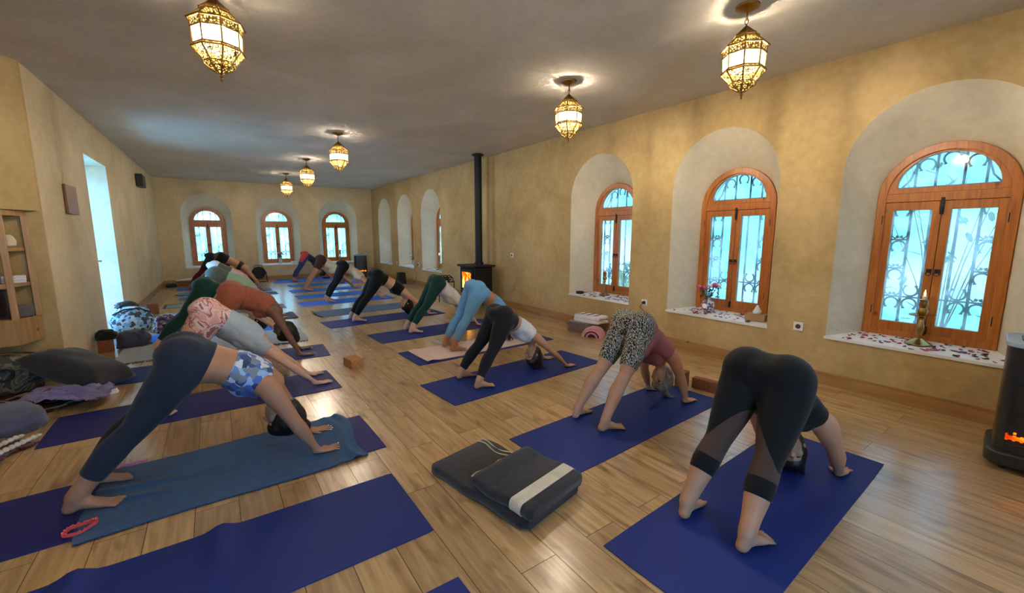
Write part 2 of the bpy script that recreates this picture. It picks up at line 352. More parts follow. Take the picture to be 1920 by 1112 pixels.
# boxed-out plaster above the corner cupboard
struct(MB().prism([(-3.0,YC),(-3.0,YC-.29),(-1.474,YC-.29),(XL+SK_(YC),YC)], lambda a,b,d: (a,b,d), 1.635, ZC).build('trim_1', M['wall'], smooth=False))
struct(MB().bx(-3.2, XR+.5, YF-.2, YB+.5, -.12, 0).build('floor', M['floor'], smooth=False))
struct(MB().bx(-3.2, XR+.5, YF-.2, YB+.5, ZC, ZC+.15).build('ceiling', M['ceiling'], smooth=False))
struct(MB().bx(XR-.05, XR, 7.45, 7.75, 0, ZC).build('trim_2', M['wall'], bevel=.01))
def base(name, x0,x1,y0,y1, h=.125):
    struct(MB().bx(x0,x1,y0,y1,0,h).build(name, M['base'], bevel=.004))
base('baseboard_right', XR-.018, XR, YF, 7.45); base('baseboard_right_far', XR-.018, XR, 7.75, YB)
base('baseboard_back', XL, XR-.02, YB-.018, YB)
struct(MB().prism([(XL+SK_(9.14),9.14),(XL+SK_(9.14)+.018,9.14),(XL+.018,YB-.02),(XL,YB-.02)], lambda a,b,d: (a,b,d), 0, .125).build('baseboard_left', M['base'], bevel=.004))

# ------------------------------------------------------------------ windows
def circ(cx, cz, r, a0, a1, n=14, y=0): return [(cx+r*math.cos(math.radians(a0+(a1-a0)*k/n)), y, cz+r*math.sin(math.radians(a0+(a1-a0)*k/n))) for k in range(n+1)]
def make_window(pane):
    root = empty('window_1', kind='structure'); W, ZS = .43, 1.255
    fr = M['frame']
    f = MB(); f.band(arch(0, W, 0, ZS), arch(0, W-.062, .062, ZS), -.035, .06)
    f.bx(-W+.045, W-.045, -.03, .05, ZS-.045, ZS+.03)
    f.bx(-.03,.03,.028,.055,.03,ZS); f.bx(-W+.05,W-.05,.028,.055,ZS-.06,ZS+.085)
    f.build('window_frame', fr, root, bevel=.004)
    # fanlight sash
    s = MB()
    hw = W-.05; A = [(-hw, ZS+.03)] + [(-hw*math.cos(PI*k/22), ZS+.03+hw*math.sin(PI*k/22)*.96) for k in range(1,22)] + [(hw, ZS+.03)]
    B = [(-hw+.07, ZS+.075)] + [(-(hw-.07)*math.cos(PI*k/22), ZS+.075+(hw-.085)*math.sin(PI*k/22)*.94) for k in range(1,22)] + [(hw-.07, ZS+.075)]
    s.band(A, B, -.02, .03); fs = s.build('fanlight_sash', fr, root, bevel=.003)
    g = MB(); n = len(B); g.add([(x, .006, z) for x, z in B] + [(x, .012, z) for x, z in B], [tuple(range(n)), tuple(range(2*n-1, n-1, -1))] + [(i,(i+1)%n,n+(i+1)%n,n+i) for i in range(n)]); g.build('window_pane', pane, fs, smooth=False)
    for sgn in (-1, 1):
        x0, x1 = (-W+.05, -.002) if sgn < 0 else (.002, W-.05); z0, z1 = .055, ZS-.048; a = .066; m_ = .055
        l, r = (x0+a, x1-m_) if sgn < 0 else (x0+m_, x1-a)
        c = MB(); c.band([(x0,z0),(x0,z1),(x1,z1),(x1,z0)], [(l,z0+.085),(l,z1-.07),(r,z1-.07),(r,z0+.085)], -.02, .03)
        cs = c.build('casement', fr, root, bevel=.003)
        MB().bx(l, r, .006, .012, z0+.085, z1-.07).build('window_pane', pane, cs, smooth=False)
        h = MB(); hx = sgn*.026
        h.bx(hx-.018, hx+.018, -.026, -.02, .60, .632); h.tube(circ(hx, .592, .017, 0, 360, 12, -.034), .0035, 5)
        h.build('ring_pull', M['iron'], cs)
        for hz in (.2, 1.02):
            MB().tube([(sgn*(W-.05), -.028, hz), (sgn*(W-.05), -.028, hz+.075)], .008, 8).build('hinge', M['iron'], cs)
    for z0, z1 in ((.03, .13), (ZS-.16, ZS-.02)):
        MB().bx(-.012,.012,-.034,-.02,z0,z1).bx(-.006,.006,-.044,-.03,z0+.02,z0+.06).build('bolt', M['iron'], root, bevel=.003)
    # wrought iron grille outside the glass
    g = MB(); y = .095; t = .0085
    for x in (-.335, -.215, -.085, .085, .215, .335):
        g.tube([(x,y,.06),(x,y,1.2)], .0105, 6)
        zt = ZS+.06+math.sqrt(max(.33**2-x*x, .002)); g.tube([(x,y,1.2),(x,y,zt)], .0095, 5)
    for z in (.085, .36, 1.2): g.tube([(-.36,y,z),(.36,y,z)], .0075, 4)
    for z in (.62, .88):
        for s_ in (-1,1): g.tube([(s_*.085*2.45,y,z),(s_*.35,y,z)], .0075, 4)
    def omega(cx, cz, r, flip=1):
        P = circ(cx, cz, r, 235, -55, 14, y); P = [(p[0], y, cz+(p[2]-cz)*flip) for p in P]
        e = r*.35; z_ = P[0][2]
        g.tube([(P[0][0]-e, y, z_)] + P + [(P[-1][0]+e, y, z_)], t, 4)
    def scroll(cx, z, r):
        for s_ in (-1,1):
            g.tube([(cx+s_*(r*1.25), y, z+r*1.5), (cx+s_*r*1.15, y, z+r*.7), (cx+s_*r*.7, y, z+.012), (cx+s_*r*.2, y, z+.02), (cx+s_*r*.12, y, z+r*.6), (cx+s_*r*.4, y, z+r*.75), (cx+s_*r*.45, y, z+r*.5)], t*.8, 4)
    for cx in (-.275, .275):
        for z in (.36,.62,.88): omega(cx, z-.062, .05); scroll(cx, z, .045)
        omega(cx, 1.135, .05); scroll(cx, .085, .045)
    for cx in (-.15, .15):
        omega(cx, .36-.062, .05); omega(cx, .36+.062, .05, -1); scroll(cx, .085, .045)
    for cx, z in ((-.15, ZS+.27),(0, ZS+.31),(.15, ZS+.27)): omega(cx, z, .052)
    for s_ in (-1,1): g.tube([(s_*.22,y,ZS+.25),(s_*.25,y,ZS+.15),(s_*.33,y,ZS+.05)], t, 4)
    g.tube([(-(.345)*math.cos(PI*k/16), y, ZS+.04+.335*math.sin(PI*k/16)) for k in range(17)], .006, 4)
    g.build('iron_grille', M['iron'], root)
    return root
w1, w2, w3 = make_window(M['glass']), make_window(M['glass2']), make_window(M['glass_back'])
spots = [((XR+.40, c, .49), -PI/2) for c in R_C] + [((c, YB+.40, .49), 0) for c in B_C]
used = set()
for i, (loc, rz) in enumerate(spots):
    src = w2 if i == 0 else (w3 if i > 3 else w1)          # the added side window, out of view, has clear panes for more daylight
    o = src if src.name not in used and not used.add(src.name) else copy_tree(src)
    used.add(o.name); o.location = loc; o.rotation_euler.z = rz
for i, o in enumerate([x for x in COL.objects if x.type == 'EMPTY' and x.name.startswith('window')]): o.name = 'window_x%d' % i
for i, o in enumerate([x for x in COL.objects if x.type == 'EMPTY' and x.name.startswith('window')]): o.name = 'window_%d' % (i+1)
# outer door in the left wall, glazed, daylight behind it
def glazed_door(nm, loc, rz, W_=.68, H=2.39):
    d = empty(nm, loc, rz, kind='structure'); w_ = W_-.08
    MB().band([(-W_,0),(-W_,H),(W_,H),(W_,0)], [(-w_,.04),(-w_,H-.08),(w_,H-.08),(w_,.04)], -.04, .04).build('door_frame', M['frame'], d)
    for s_ in (-1,1):
        x0, x1 = (-w_,-.005) if s_ < 0 else (.005,w_)
        lf = MB().band([(x0,.04),(x0,H-.08),(x1,H-.08),(x1,.04)], [(x0+.06,.12),(x0+.06,H-.15),(x1-.06,H-.15),(x1-.06,.12)], -.025, .025).build('door_leaf', M['frame'], d)
        MB().bx(x0+.06, x1-.06, -.004, .004, .12, H-.15).build('door_pane', M['glass2'], lf, smooth=False)
glazed_door('door_1', (XL-.66, 8.47, 0), PI/2, .67, 2.45)
glazed_door('fill_door_2', (.1, YF-.36, 0), 0, .70, 2.3)  # unseen front door, added to let in blue daylight as fill
hk = MB().tube([(0,0,0),(.05,0,0)], .009, 8).tube([(.05,-.005,0),(.055,-.10,-.005)], .009, 8).lathe([(.022,-.004),(.022,.004)], 12)
tag(hk.build('coat_hook', M['white'], None, (XL+SK_(7.68), 7.68, 1.07)), 'white lever-shaped wall hook beside the tall bright doorway', 'hook')

# ------------------------------------------------------------------ lanterns
LAMP_W = 185
def make_lantern():
    r = empty('pendant_lantern'); n = 8; ph = PI/8
    MB().lathe([(.01,-.042),(.03,-.034),(.074,-.012),(.076,0)], 24).build('canopy', M['brass'], r)
    c = MB(); c.tube([(0,0,-.04),(0,0,-.06)], .005, 6)
    for k in range(2):
        P = [(.011*math.cos(a)*(1-k), .011*math.cos(a)*k, -.074-.024*k+.018*math.sin(a)) for a in [2*PI*j/12 for j in range(13)]]
        c.tube(P, .003, 5)
    c.tube([(0,0,-.112),(0,0,-.135)], .005, 6); c.build('chain', M['brass'], r)
    prof = [(.010,-.128),(.045,-.158),(.078,-.188),(.080,-.212)]
    MB().lathe(prof, n, ph=ph, cap=True).build('dome', M['brass'], r, sharp=20)
    MB().lathe([(.082,-.212),(.150,-.272)], n, ph=ph, cap=False).build('fretwork_skirt', M['fret'], r, sharp=20)
    MB().lathe([(.134,-.274),(.1335,-.318)], n, ph=ph, cap=False).build('fretwork_frieze', M['fret'], r, sharp=20)
    for k in range(n):
        a0, a1 = ph+2*PI*k/n, ph+2*PI*(k+1)/n; R0, R1 = .132, .127
        g = MB(); q = lambda a, R, z: (R*math.cos(a), R*math.sin(a), z)
        g.add([q(a0,R0,-.274), q(a1,R0,-.274), q(a1,R1,-.408), q(a0,R1,-.408)], [(0,1,2,3)])
        g.build('glass_panel', M['lglass'], r, smooth=False)
    MB().lathe([(.130,-.408),(.140,-.425)], n, ph=ph, cap=False).build('fretwork_rim', M['fret'], r, sharp=20)
    MB().lathe([(.137,-.425),(.080,-.492)], n, ph=ph, cap=False).build('pierced_bowl', M['lbowl'], r, sharp=20)
    MB().lathe([(.086,-.492),(.080,-.512),(.022,-.548)], n, ph=ph, cap=False).build('pierced_tip', M['fret'], r, sharp=20)
    f = MB()
    ed = [(.080,-.190),(.082,-.212),(.150,-.272)]; ed2 = [(.134,-.270),(.129,-.408),(.140,-.425),(.082,-.492),(.080,-.512),(.016,-.55)]
    for k in range(n):
        a = ph+2*PI*k/n
        for e in (ed, ed2): f.tube([(R*math.cos(a), R*math.sin(a), z) for R, z in e], .0054, 5)
    for R, z in ((.081,-.200),(.150,-.272),(.134,-.318),(.129,-.408),(.140,-.425),(.082,-.492)):
        f.tube([(R*math.cos(ph+2*PI*k/n), R*math.sin(ph+2*PI*k/n), z) for k in range(n+1)], .0054, 5)
    f.build('lantern_frame', M['brass'], r)
    MB().lathe([(.016,-.548),(.006,-.56),(.010,-.57),(.004,-.58),(.008,-.588),(.001,-.602)], 10).build('finial', M['brass'], r)
    MB().ell((0,0,-.335), (.028,.028,.042), 12, 8).build('light_bulb', M['bulb'], r)
    ld = bpy.data.lights.new('lantern_light', 'POINT'); ld.energy = LAMP_W; ld.color = (1,.85,.64); ld.shadow_soft_size = .035
    lo = bpy.data.objects.new('lantern_light', ld); COL.objects.link(lo); lo.parent = r; lo.location = (0,0,-.335)
    return r
M['bulb'] = mk('warm_bulb', rgb(255,240,210), .4, emit=rgb(255,220,160), es=5); M['bulb'].cycles.emission_sampling = 'NONE'
L0 = make_lantern()
LAMPS = [((3.10,1.63),'brass pendant lantern at far right of the ceiling, nearest the large right windows'),
 ((3.085,3.38),'brass pendant lantern hanging in front of the long right wall between second and third windows'),
 ((.13,3.30),'brass pendant lantern cut off by the top of the photo at left'),
 ((1.704,7.06),'brass pendant lantern third from the back, largest of the three hanging in a row'),
 ((1.718,9.8),'brass pendant lantern second from the back wall, between two others in the row'),
 ((.13,1.60),'unseen brass pendant lantern added for fill light over the near left mats'),  # out of view, pairs with the right-hand lantern; put in for fill
 ((1.70,-.60),'unseen brass pendant lantern added for fill light behind the camera'),  # out of view, put in to light the near floor
 ((1.67,12.4),'brass pendant lantern hanging nearest the back wall, smallest of the row')]
for i, ((x, y), lb) in enumerate(LAMPS):
    o = L0 if i == 0 else copy_tree(L0)
    o.location = (x, y, ZC-.001); o.rotation_euler.z = i*.21+.1
    tag(o, lb, 'lantern', 'brass pendant lanterns')
    if y > 5:        # the three at the back burn dimmer
        for ch in kids(o):
            if ch.type == 'LIGHT': ch.data = ch.data.copy(); ch.data.energy = LAMP_W*.9
# ------------------------------------------------------------------ people
V = lambda *a: np.array(a, float)
def nrm(a): return a/np.linalg.norm(a)
class Loft:
    """closed tapered tubes with elliptical sections, for the voxel body"""
    def __init__(s): s.v = []; s.f = []
    def tube(s, P, A, B=None, side=(0,1,0), n=14, cap=.9):
        P = [np.array(p, float) for p in P]; A = [float(a) for a in A]; B = A if B is None else [float(b) for b in B]; m = len(P)
        T = [nrm(P[min(i+1,m-1)]-P[max(i-1,0)]) for i in range(m)]
        st = [(P[0]-T[0]*min(A[0],B[0])*cap*k, A[0]*q, B[0]*q, T[0]) for k, q in ((.95,.35),(.6,.8))]
        st += [(P[i],A[i],B[i],T[i]) for i in range(m)]
        st += [(P[-1]+T[-1]*min(A[-1],B[-1])*cap*k, A[-1]*q, B[-1]*q, T[-1]) for k, q in ((.6,.8),(.95,.35))]
        k0 = len(s.v); sd = np.array(side, float)
        for p, a, b, t in st:
            u = sd - t*(sd@t); u = nrm(u); w_ = np.cross(t, u)
            for j in range(n):
                an = 2*PI*j/n; s.v.append(p + u*a*math.cos(an) + w_*b*math.sin(an))
        R = len(st)
        for i in range(R-1):
            for j in range(n):
                a = k0+i*n+j; b = k0+i*n+(j+1) % n; s.f.append((a,b,b+n,a+n))
        s.f.append(tuple(range(k0+n-1,k0-1,-1))); k = k0+(R-1)*n; s.f.append(tuple(range(k,k+n)))
    def ell(s, c, ax, r, n=14, m=8):
        """ax: 3 unit axes"""
        c = np.array(c, float); k0 = len(s.v)
        for i in range(m+1):
            th = PI*i/m; q = max(math.sin(th), .03); z = -math.cos(th)
            for j in range(n):
                an = 2*PI*j/n
                s.v.append(c + ax[0]*r[0]*q*math.cos(an) + ax[1]*r[1]*q*math.sin(an) + ax[2]*r[2]*z)
        for i in range(m):
            for j in range(n):
                a = k0+i*n+j; b = k0+i*n+(j+1) % n; s.f.append((a,b,b+n,a+n))
        s.f.append(tuple(range(k0+n-1,k0-1,-1))); k = k0+m*n; s.f.append(tuple(range(k,k+n)))
def voxel(lo, h):
    me = bpy.data.meshes.new('tmp'); me.from_pydata([tuple(p) for p in lo.v], [], lo.f)
    bm = bmesh.new(); bm.from_mesh(me); bmesh.ops.recalc_face_normals(bm, faces=bm.faces); bm.to_mesh(me); bm.free()
    o = bpy.data.objects.new('tmp', me); COL.objects.link(o)
    r = o.modifiers.new('r','REMESH'); r.mode = 'VOXEL'; r.voxel_size = h
    dg = bpy.context.evaluated_depsgraph_get(); ev = o.evaluated_get(dg); e = ev.to_mesh()
    nv = len(e.vertices); co = np.empty(nv*3, np.float32); e.vertices.foreach_get('co', co); co = co.reshape(-1,3).astype(float)
    fs = [tuple(p.vertices) for p in e.polygons]
    ev.to_mesh_clear(); bpy.data.objects.remove(o); bpy.data.meshes.remove(me)
    return co, fs
def edges_of(fs):
    q = np.array([f for f in fs if len(f) == 4]); t = np.array([f for f in fs if len(f) == 3])
    E = []
    if len(q): E += [q[:,[0,1]], q[:,[1,2]], q[:,[2,3]], q[:,[3,0]]]
    if len(t): E += [t[:,[0,1]], t[:,[1,2]], t[:,[2,0]]]
    E = np.concatenate(E); E.sort(axis=1); return np.unique(E, axis=0)
def smooth(co, E, it, wt):
    n = len(co); deg = np.bincount(E[:,0], minlength=n) + np.bincount(E[:,1], minlength=n); deg = np.maximum(deg, 1)[:,None]
    for _ in range(it):
        s = np.zeros_like(co)
        for k in range(3):
            s[:,k] = np.bincount(E[:,0], co[E[:,1],k], n) + np.bincount(E[:,1], co[E[:,0],k], n)
        co = co + (s/deg - co)*.5*wt[:,None]
    return co
def normals(co, fs):
    q = np.array([f if len(f) == 4 else f+(f[-1],) for f in fs]); nn = np.cross(co[q[:,2]]-co[q[:,0]], co[q[:,3]]-co[q[:,1]])
    N = np.zeros_like(co)
    for k in range(4):
        for c in range(3): N[:,c] += np.bincount(q[:,k], nn[:,c], len(co))
    return N/np.maximum(np.linalg.norm(N,axis=1),1e-12)[:,None]
def mesh_obj(name, co, fs, mat, parent=None, loc=None):
    me = bpy.data.meshes.new(name); me.from_pydata(co.tolist() if hasattr(co,'tolist') else co, [], fs)
    me.polygons.foreach_set('use_smooth', [True]*len(me.polygons)); me.materials.append(mat)
    o = bpy.data.objects.new(name, me); COL.objects.link(o)
    if parent: o.parent = parent
    if loc is not None: o.location = loc
    return o
def clip(co, fs, f):
    """keep the part of the mesh where f > 0, cutting faces on f = 0"""
    vs = []; idx = {}; cut = {}; src = []
    def keep(i):
        if i not in idx: idx[i] = len(vs); vs.append(co[i]); src.append((i, i, 0.))
        return idx[i]
    def mid(a, b):
        k = (a,b) if a < b else (b,a)
        if k not in cut:
            t = f[k[0]]/(f[k[0]]-f[k[1]]); cut[k] = len(vs); vs.append(co[k[0]]*(1-t)+co[k[1]]*t); src.append((k[0],k[1],t))
        return cut[k]
    out = []; pos = f > 0
    for fc in fs:
        p = [pos[i] for i in fc]
        if all(p): out.append(tuple(keep(i) for i in fc)); continue
        if not any(p): continue
        poly = []
        for k in range(len(fc)):
            a, b = fc[k], fc[(k+1) % len(fc)]
            if pos[a]: poly.append(keep(a))
            if pos[a] != pos[b]: poly.append(mid(a,b))
        if len(poly) > 2: out.append(tuple(poly))
    return np.array(vs), out, np.array([s[0] for s in src]), np.array([s[1] for s in src]), np.array([s[2] for s in src])
def seg(co, a, b):
    d = b-a; L = np.linalg.norm(d); t = ((co-a)@d)/(L*L); tc_ = np.clip(t,0,1)
    return t, np.linalg.norm(co-(a+tc_[:,None]*d), axis=1)

def person(name, P):
    """downward-facing-dog figure.  P: ax,ay (ankles), fw (half stance), wx,wy,hw (wrists), hip(x,z), sh(x,z), head(x,z), ..."""
    h = P.get('h', .008)
    A0 = V(P['ax'], P['ay'], .0); W0 = V(P['wx'], P['wy'], 0)
    D = nrm(W0-A0); Ly = V(-D[1], D[0], 0); Z = V(0,0,1); g0 = P.get('z0', .006)
    Lx = np.linalg.norm(W0-A0); xs = lambda x: (x-P['ax'])/(P['wx']-P['ax'])*Lx
    pt = lambda x, z, y=0: A0 + D*x + Ly*y + Z*z          # local sagittal coordinates
    hx, hz = xs(P['hip'][0]), P['hip'][1]; sx_, sz = xs(P['sh'][0]), P['sh'][1]; kx, kz = xs(P['head'][0]), P['head'][1]
    s = P.get('s', .92); fat = P.get('fat', 1.0); lo = Loft()
    Hc, Sc, Hd = pt(hx,hz), pt(sx_,sz), pt(kx,kz)
    t = nrm(Sc-Hc); b = np.cross(t, Ly)
    if b[2] < 0: b = -b
    TL = np.linalg.norm(Sc-Hc); u_ = TL/.46; arch_ = P.get('arch', .015)
    # torso
    S = [(-.11,.085,.055,.0),(-.06,.150,.098,.0),(0,.168,.115,.0),(.07,.158,.108,.004),(.16,.128,.092,.008),(.25,.132,.096,.008),(.34,.146,.102,.004),(.42,.150,.092,0),(.49,.105,.068,0)]
    sp = lambda q: Hc + t*q*u_ + b*arch_*math.sin(PI*min(max(q/.46,0),1))
    lo.tube([sp(q)+b*o*s for q,_,_,o in S], [w_*s*fat for _,w_,_,_ in S], [d_*s*fat for _,_,d_,_ in S], Ly, 20)
    for k in (-1,1):
        lo.ell(sp(-.030)+b*.026*s+Ly*k*.074*s*fat, (Ly,t,b), (.100*s*fat,.112*s*fat,.100*s*fat))
        if P.get('bust', 1): lo.ell(sp(.325)-b*.072*s+Ly*k*.066*s, (Ly,t,b), (.058*s*fat,.060*s*fat,.055*s*P.get('bust',1)))
    lo.ell(sp(-.02)+b*.018*s, (Ly,t,b), (.12*s*fat,.105*s*fat,.098*s*fat))
    J = {}
    tips = []
    for k, nm in ((1,'L'),(-1,'R')):
        fw = P['fw']; fy = k*fw; foot_dx = P.get('fd', 0)*k
        ank = pt(foot_dx, g0+.085*s, fy); hip = Hc + Ly*k*.082*s*fat
        leg = hip-ank; pd = np.cross(leg, Ly); pd = nrm(pd); pd = pd if pd@D < 0 else -pd     # towards the back of the leg
        kn = ank + leg*.50 - pd*P.get('kb', .012) + Ly*k*P.get('kout',0)
        lg = lambda q: (ank + (kn-ank)*q*2) if q < .5 else (kn + (hip-kn)*(q-.5)*2)
        T = [(0,.034,.040,0),(.10,.037,.041,.004),(.2,.046,.050,.010),(.31,.054,.058,.015),(.40,.050,.054,.010),(.49,.050,.054,.0),(.56,.058,.062,0),(.68,.073,.077,.002),(.82,.088,.092,.004),(.93,.096,.102,.006),(1.0,.096,.104,.006)]
        lf = P.get('legf', 1.0)*fat
        lo.tube([lg(q)+pd*o*s for q,_,_,o in T], [a*s*lf for _,a,_,_ in T], [c*s*lf for _,_,c,_ in T], Ly, 16)
        # foot
        fa = math.radians(P.get('toe', 8))*k; F = D*math.cos(fa)+Ly*math.sin(fa); G = np.cross(Z,F); fl = s*P.get('foot',1.0)
        q = lambda x, y, z: ank*V(1,1,0)+Z*g0 + F*x*fl + G*y*fl + Z*z*fl
        lo.ell(q(-.022,0,.034), (F,G,Z), (.040*fl,.034*fl,.034*fl))
        lo.tube([q(-.026,0,.036), q(-.018,0,.075), lg(.13)+pd*.008*s], [.029*fl,.026*fl,.033*s], [.029*fl,.026*fl,.036*s], Ly, 12)
        lo.tube([q(-.025,0,.040), q(.01,0,.058), q(.055,0,.045), q(.10,0,.028), q(.138,-k*.002,.018)], [.032*fl,.032*fl,.034*fl,.041*fl,.043*fl], [.036*fl,.044*fl,.034*fl,.023*fl,.015*fl], G, 14)
        for i, (oy, L_, r_) in enumerate(((.033,.052,.0125),(.0115,.052,.0088),(-.006,.047,.0082),(-.0225,.041,.0078),(-.038,.032,.0075))):
            y_ = -k*oy
            lo.tube([q(.135,y_*.92,.015), q(.135+L_*.55,y_*1.08,.0145), q(.138+L_,y_*1.16,.0095)], [r_*fl*1.05,r_*fl*1.05,r_*fl*.85], None, G, 8)
        # arm
        hw = P['hw']; wr = pt(xs(P['wx'])+P.get('hd',0)*k, g0+.030*s, k*hw); shd = Sc + Ly*k*.140*s*fat
        el = shd + (wr-shd)*.52 + Ly*k*P.get('eo', .018) - b*.0
        ar = lambda q_: (shd + (el-shd)*q_*2) if q_ < .5 else (el + (wr-el)*(q_-.5)*2)
        af = P.get('armf', 1.0)
        T = [(-.04,.052),(.06,.055),(.16,.050),(.30,.043),(.46,.037),(.52,.037),(.62,.039),(.75,.033),(.90,.025),(1,.0235)]
        lo.tube([ar(q_) for q_,_ in T], [r_*s*af for _,r_ in T], [r_*s*af*(1 if q_<.8 else .9) for q_,r_ in T], Ly, 14)
        lo.tube([sp(.30)+Ly*k*.095*s*fat, sp(.40)+Ly*k*.118*s*fat, ar(.12)], [.055*s*fat,.052*s*fat,.040*s], None, Ly, 12)     # side of the chest into the arm
        lo.tube([sp(.44)+Ly*k*.05*s+b*.02*s, shd+b*.014*s], [.055*s,.045*s], None, t, 12)                                          # shoulder blade
        # hand, palm down, fingers spread
        ha = math.radians(P.get('ha', -4))*k; F2 = D*math.cos(ha)+Ly*math.sin(ha); G2 = np.cross(Z,F2); hs = s*P.get('hand',1.0)
        wq = wr*V(1,1,0)+Z*g0
        q2 = lambda x, y, z: wq + F2*x*hs + G2*y*hs + Z*z*hs
        lo.tube([q2(-.022,0,.030), q2(.012,0,.023), q2(.050,0,.017), q2(.088,0,.0125)], [.025*hs,.033*hs,.040*hs,.041*hs], [.023*hs,.019*hs,.0145*hs,.0105*hs], G2, 14)
        for oy, an, L_ in ((.031,15,.068),(.0105,5,.078),(-.010,-4,.072),(-.029,-14,.057)):
            a_ = math.radians(an); y0 = -k*oy; dy = -k*math.sin(a_); dx = math.cos(a_)
            lo.tube([q2(.082,y0,.013), q2(.086+dx*L_*.42,y0+dy*L_*.42,.0165), q2(.086+dx*L_*.75,y0+dy*L_*.75,.012), q2(.086+dx*L_,y0+dy*L_,.0075)], [.0095*hs,.0088*hs,.0078*hs,.0065*hs], None, G2, 8)
            tips.append((q2(.086+dx*(L_-.004),y0+dy*(L_-.004),.0125), F2*dx+G2*dy, hs))
        lo.tube([q2(.018,-k*.026,.017), q2(.050,-k*.052,.0145), q2(.078,-k*.066,.0095)], [.0135*hs,.0105*hs,.008*hs], None, G2, 8)
        J[nm] = dict(ank=ank, kn=kn, hip=hip, shd=shd, el=el, wr=wr, pd=pd, foot=q(.06,0,.02), hand=q2(.07,0,.01), toes=q(.165,0,.012), fing=q2(.125,0,.01))
    # neck and head: crown towards the floor, face towards the feet
    nb = Sc + t*.035*s
    c = nrm(Hd-nb); f = np.cross(c, Ly); f = f if f@D < 0 else -f
    tw = math.radians(P.get('twist', 0)); f, sd = f*math.cos(tw)+Ly*math.sin(tw), Ly*math.cos(tw)-f*math.sin(tw)
    lo.tube([nb-t*.03*s, nb+(Hd-nb)*.35, Hd-c*.04*s-f*.012*s], [.058*s,.050*s,.047*s], None, Ly, 12)
    hp = lambda x, y, z: Hd + f*x*s + sd*y*s + c*z*s       # x to the face, z to the crown
    lo.ell(hp(-.012,0,.022), (f,sd,c), (.096*s,.076*s,.094*s), 18, 12)
    lo.ell(hp(.030,0,-.045), (f,sd,c), (.060*s,.058*s,.068*s), 16, 10)
    lo.ell(hp(.060,0,-.085), (f,sd,c), (.026*s,.028*s,.024*s), 12, 8)                          # chin
    lo.tube([hp(.078,0,.016), hp(.094,0,-.012), hp(.106,0,-.030)], [.009*s,.012*s,.016*s], [.010*s,.012*s,.011*s], sd, 8)     # nose
    lo.tube([hp(.074,-.040,.020), hp(.083,0,.022), hp(.074,.040,.020)], [.011*s]*3, None, c, 8)    # brow
    lo.tube([hp(.078,-.022,-.058), hp(.088,0,-.057), hp(.078,.022,-.058)], [.008*s,.011*s,.008*s], None, c, 8)    # lips
    for k in (-1,1):
        lo.ell(hp(.062,k*.040,-.022), (f,sd,c), (.026*s,.022*s,.024*s), 10, 6)                  # cheek
        lo.ell(hp(-.012,k*.078,-.008), (f,sd,c), (.019*s,.009*s,.031*s), 10, 6)                 # ear
    co, fs = voxel(lo, h)
    E = edges_of(fs)
    # how much each region may be smoothed
    d_hand = np.minimum(*[np.linalg.norm(co-J[k]['fing'],axis=1) for k in 'LR']); d_foot = np.minimum(*[np.linalg.norm(co-J[k]['toes'],axis=1) for k in 'LR'])
    d_head = np.linalg.norm(co-hp(.02,0,-.02),axis=1)
    wt = np.ones(len(co)); wt = np.minimum(wt, np.clip((d_hand-.085)/.05, .07, 1)); wt = np.minimum(wt, np.clip((d_foot-.065)/.06, .07, 1)); wt = np.minimum(wt, np.clip((d_head-.10)/.06, .2, 1))
    it = int(min(40, max(5, (.024/h)**2*1.3)))
    co = smooth(co, E, it, wt); co = smooth(co, E, 2, np.full(len(co), .5))
    wp = np.clip(1.5-np.linalg.norm(co-(Hc+b*.04*s),axis=1)/(.20*s*fat), 0, 1); co = smooth(co, E, int(it*1.6), wp)
    co[:,2] = np.maximum(co[:,2], g0-.001)
    # body coordinates of every vertex
    n = len(co)
    tor = ((co-Hc)@t)/TL; dt = np.linalg.norm(co-(Hc+np.clip(tor,-.15,1.05)[:,None]*TL*t),axis=1)-.11*s
    best = dt.copy(); lab = np.zeros(n, int); legs = np.zeros(n); arms = np.full(n, 9.); pst = np.zeros(n); lside = np.zeros(n)
    for k in 'LR':
        j = J[k]
        t1, d1 = seg(co, j['ank'], j['kn']); t2, d2 = seg(co, j['kn'], j['hip'])
        d1 = d1-.05*s; d2 = d2-.08*s; d = np.minimum(d1,d2); u = np.clip(seg(co, j['ank'], j['hip'])[0]*2, -.5, 2.3)
        df = np.linalg.norm(co-j['foot'],axis=1)-.10*s
        u = np.where((df < d) & (u < .3), -.1, u); d = np.minimum(d, df)
        m_ = d < best; best[m_] = d[m_]; lab[m_] = 1; legs[m_] = u[m_]; pst[m_] = ((co-j['kn'])@j['pd'])[m_]; lside[m_] = (1 if k == 'L' else -1)*(((co-j['kn'])@Ly))[m_]
    ds = np.full(n, 9.)
    for k in 'LR':
        j = J[k]
        t1, d1 = seg(co, j['shd'], j['el']); t2, d2 = seg(co, j['el'], j['wr']); d1 = d1-.045*s; d2 = d2-.035*s
        d = np.minimum(d1,d2); u = np.where(d1 < d2, np.clip(t1,-.3,1), 1+np.clip(t2,0,1.5))
        dh = np.linalg.norm(co-j['hand'],axis=1)-.06*s; u = np.where(dh < d, 2.2, u); d = np.minimum(d,dh)
        m_ = d < best; best[m_] = d[m_]; lab[m_] = 2; arms[m_] = u[m_]
        ds = np.minimum(ds, np.linalg.norm(co-j['shd'],axis=1))
    dhd = np.minimum(np.linalg.norm(co-hp(0,0,.01),axis=1)-.09*s, seg(co, nb, Hd)[1]-.05*s)
    m_ = dhd < best; lab[m_] = 3
    LL = np.linalg.norm(J['L']['hip']-J['L']['ank'])/2; bk = (co-Hc)@b
    N = normals(co, fs)
    org = A0.copy()
    ob = mesh_obj('person', co-org, fs, P['skin'], None, org)
    tag(ob, P['label'], 'person', 'people in downward dog pose')
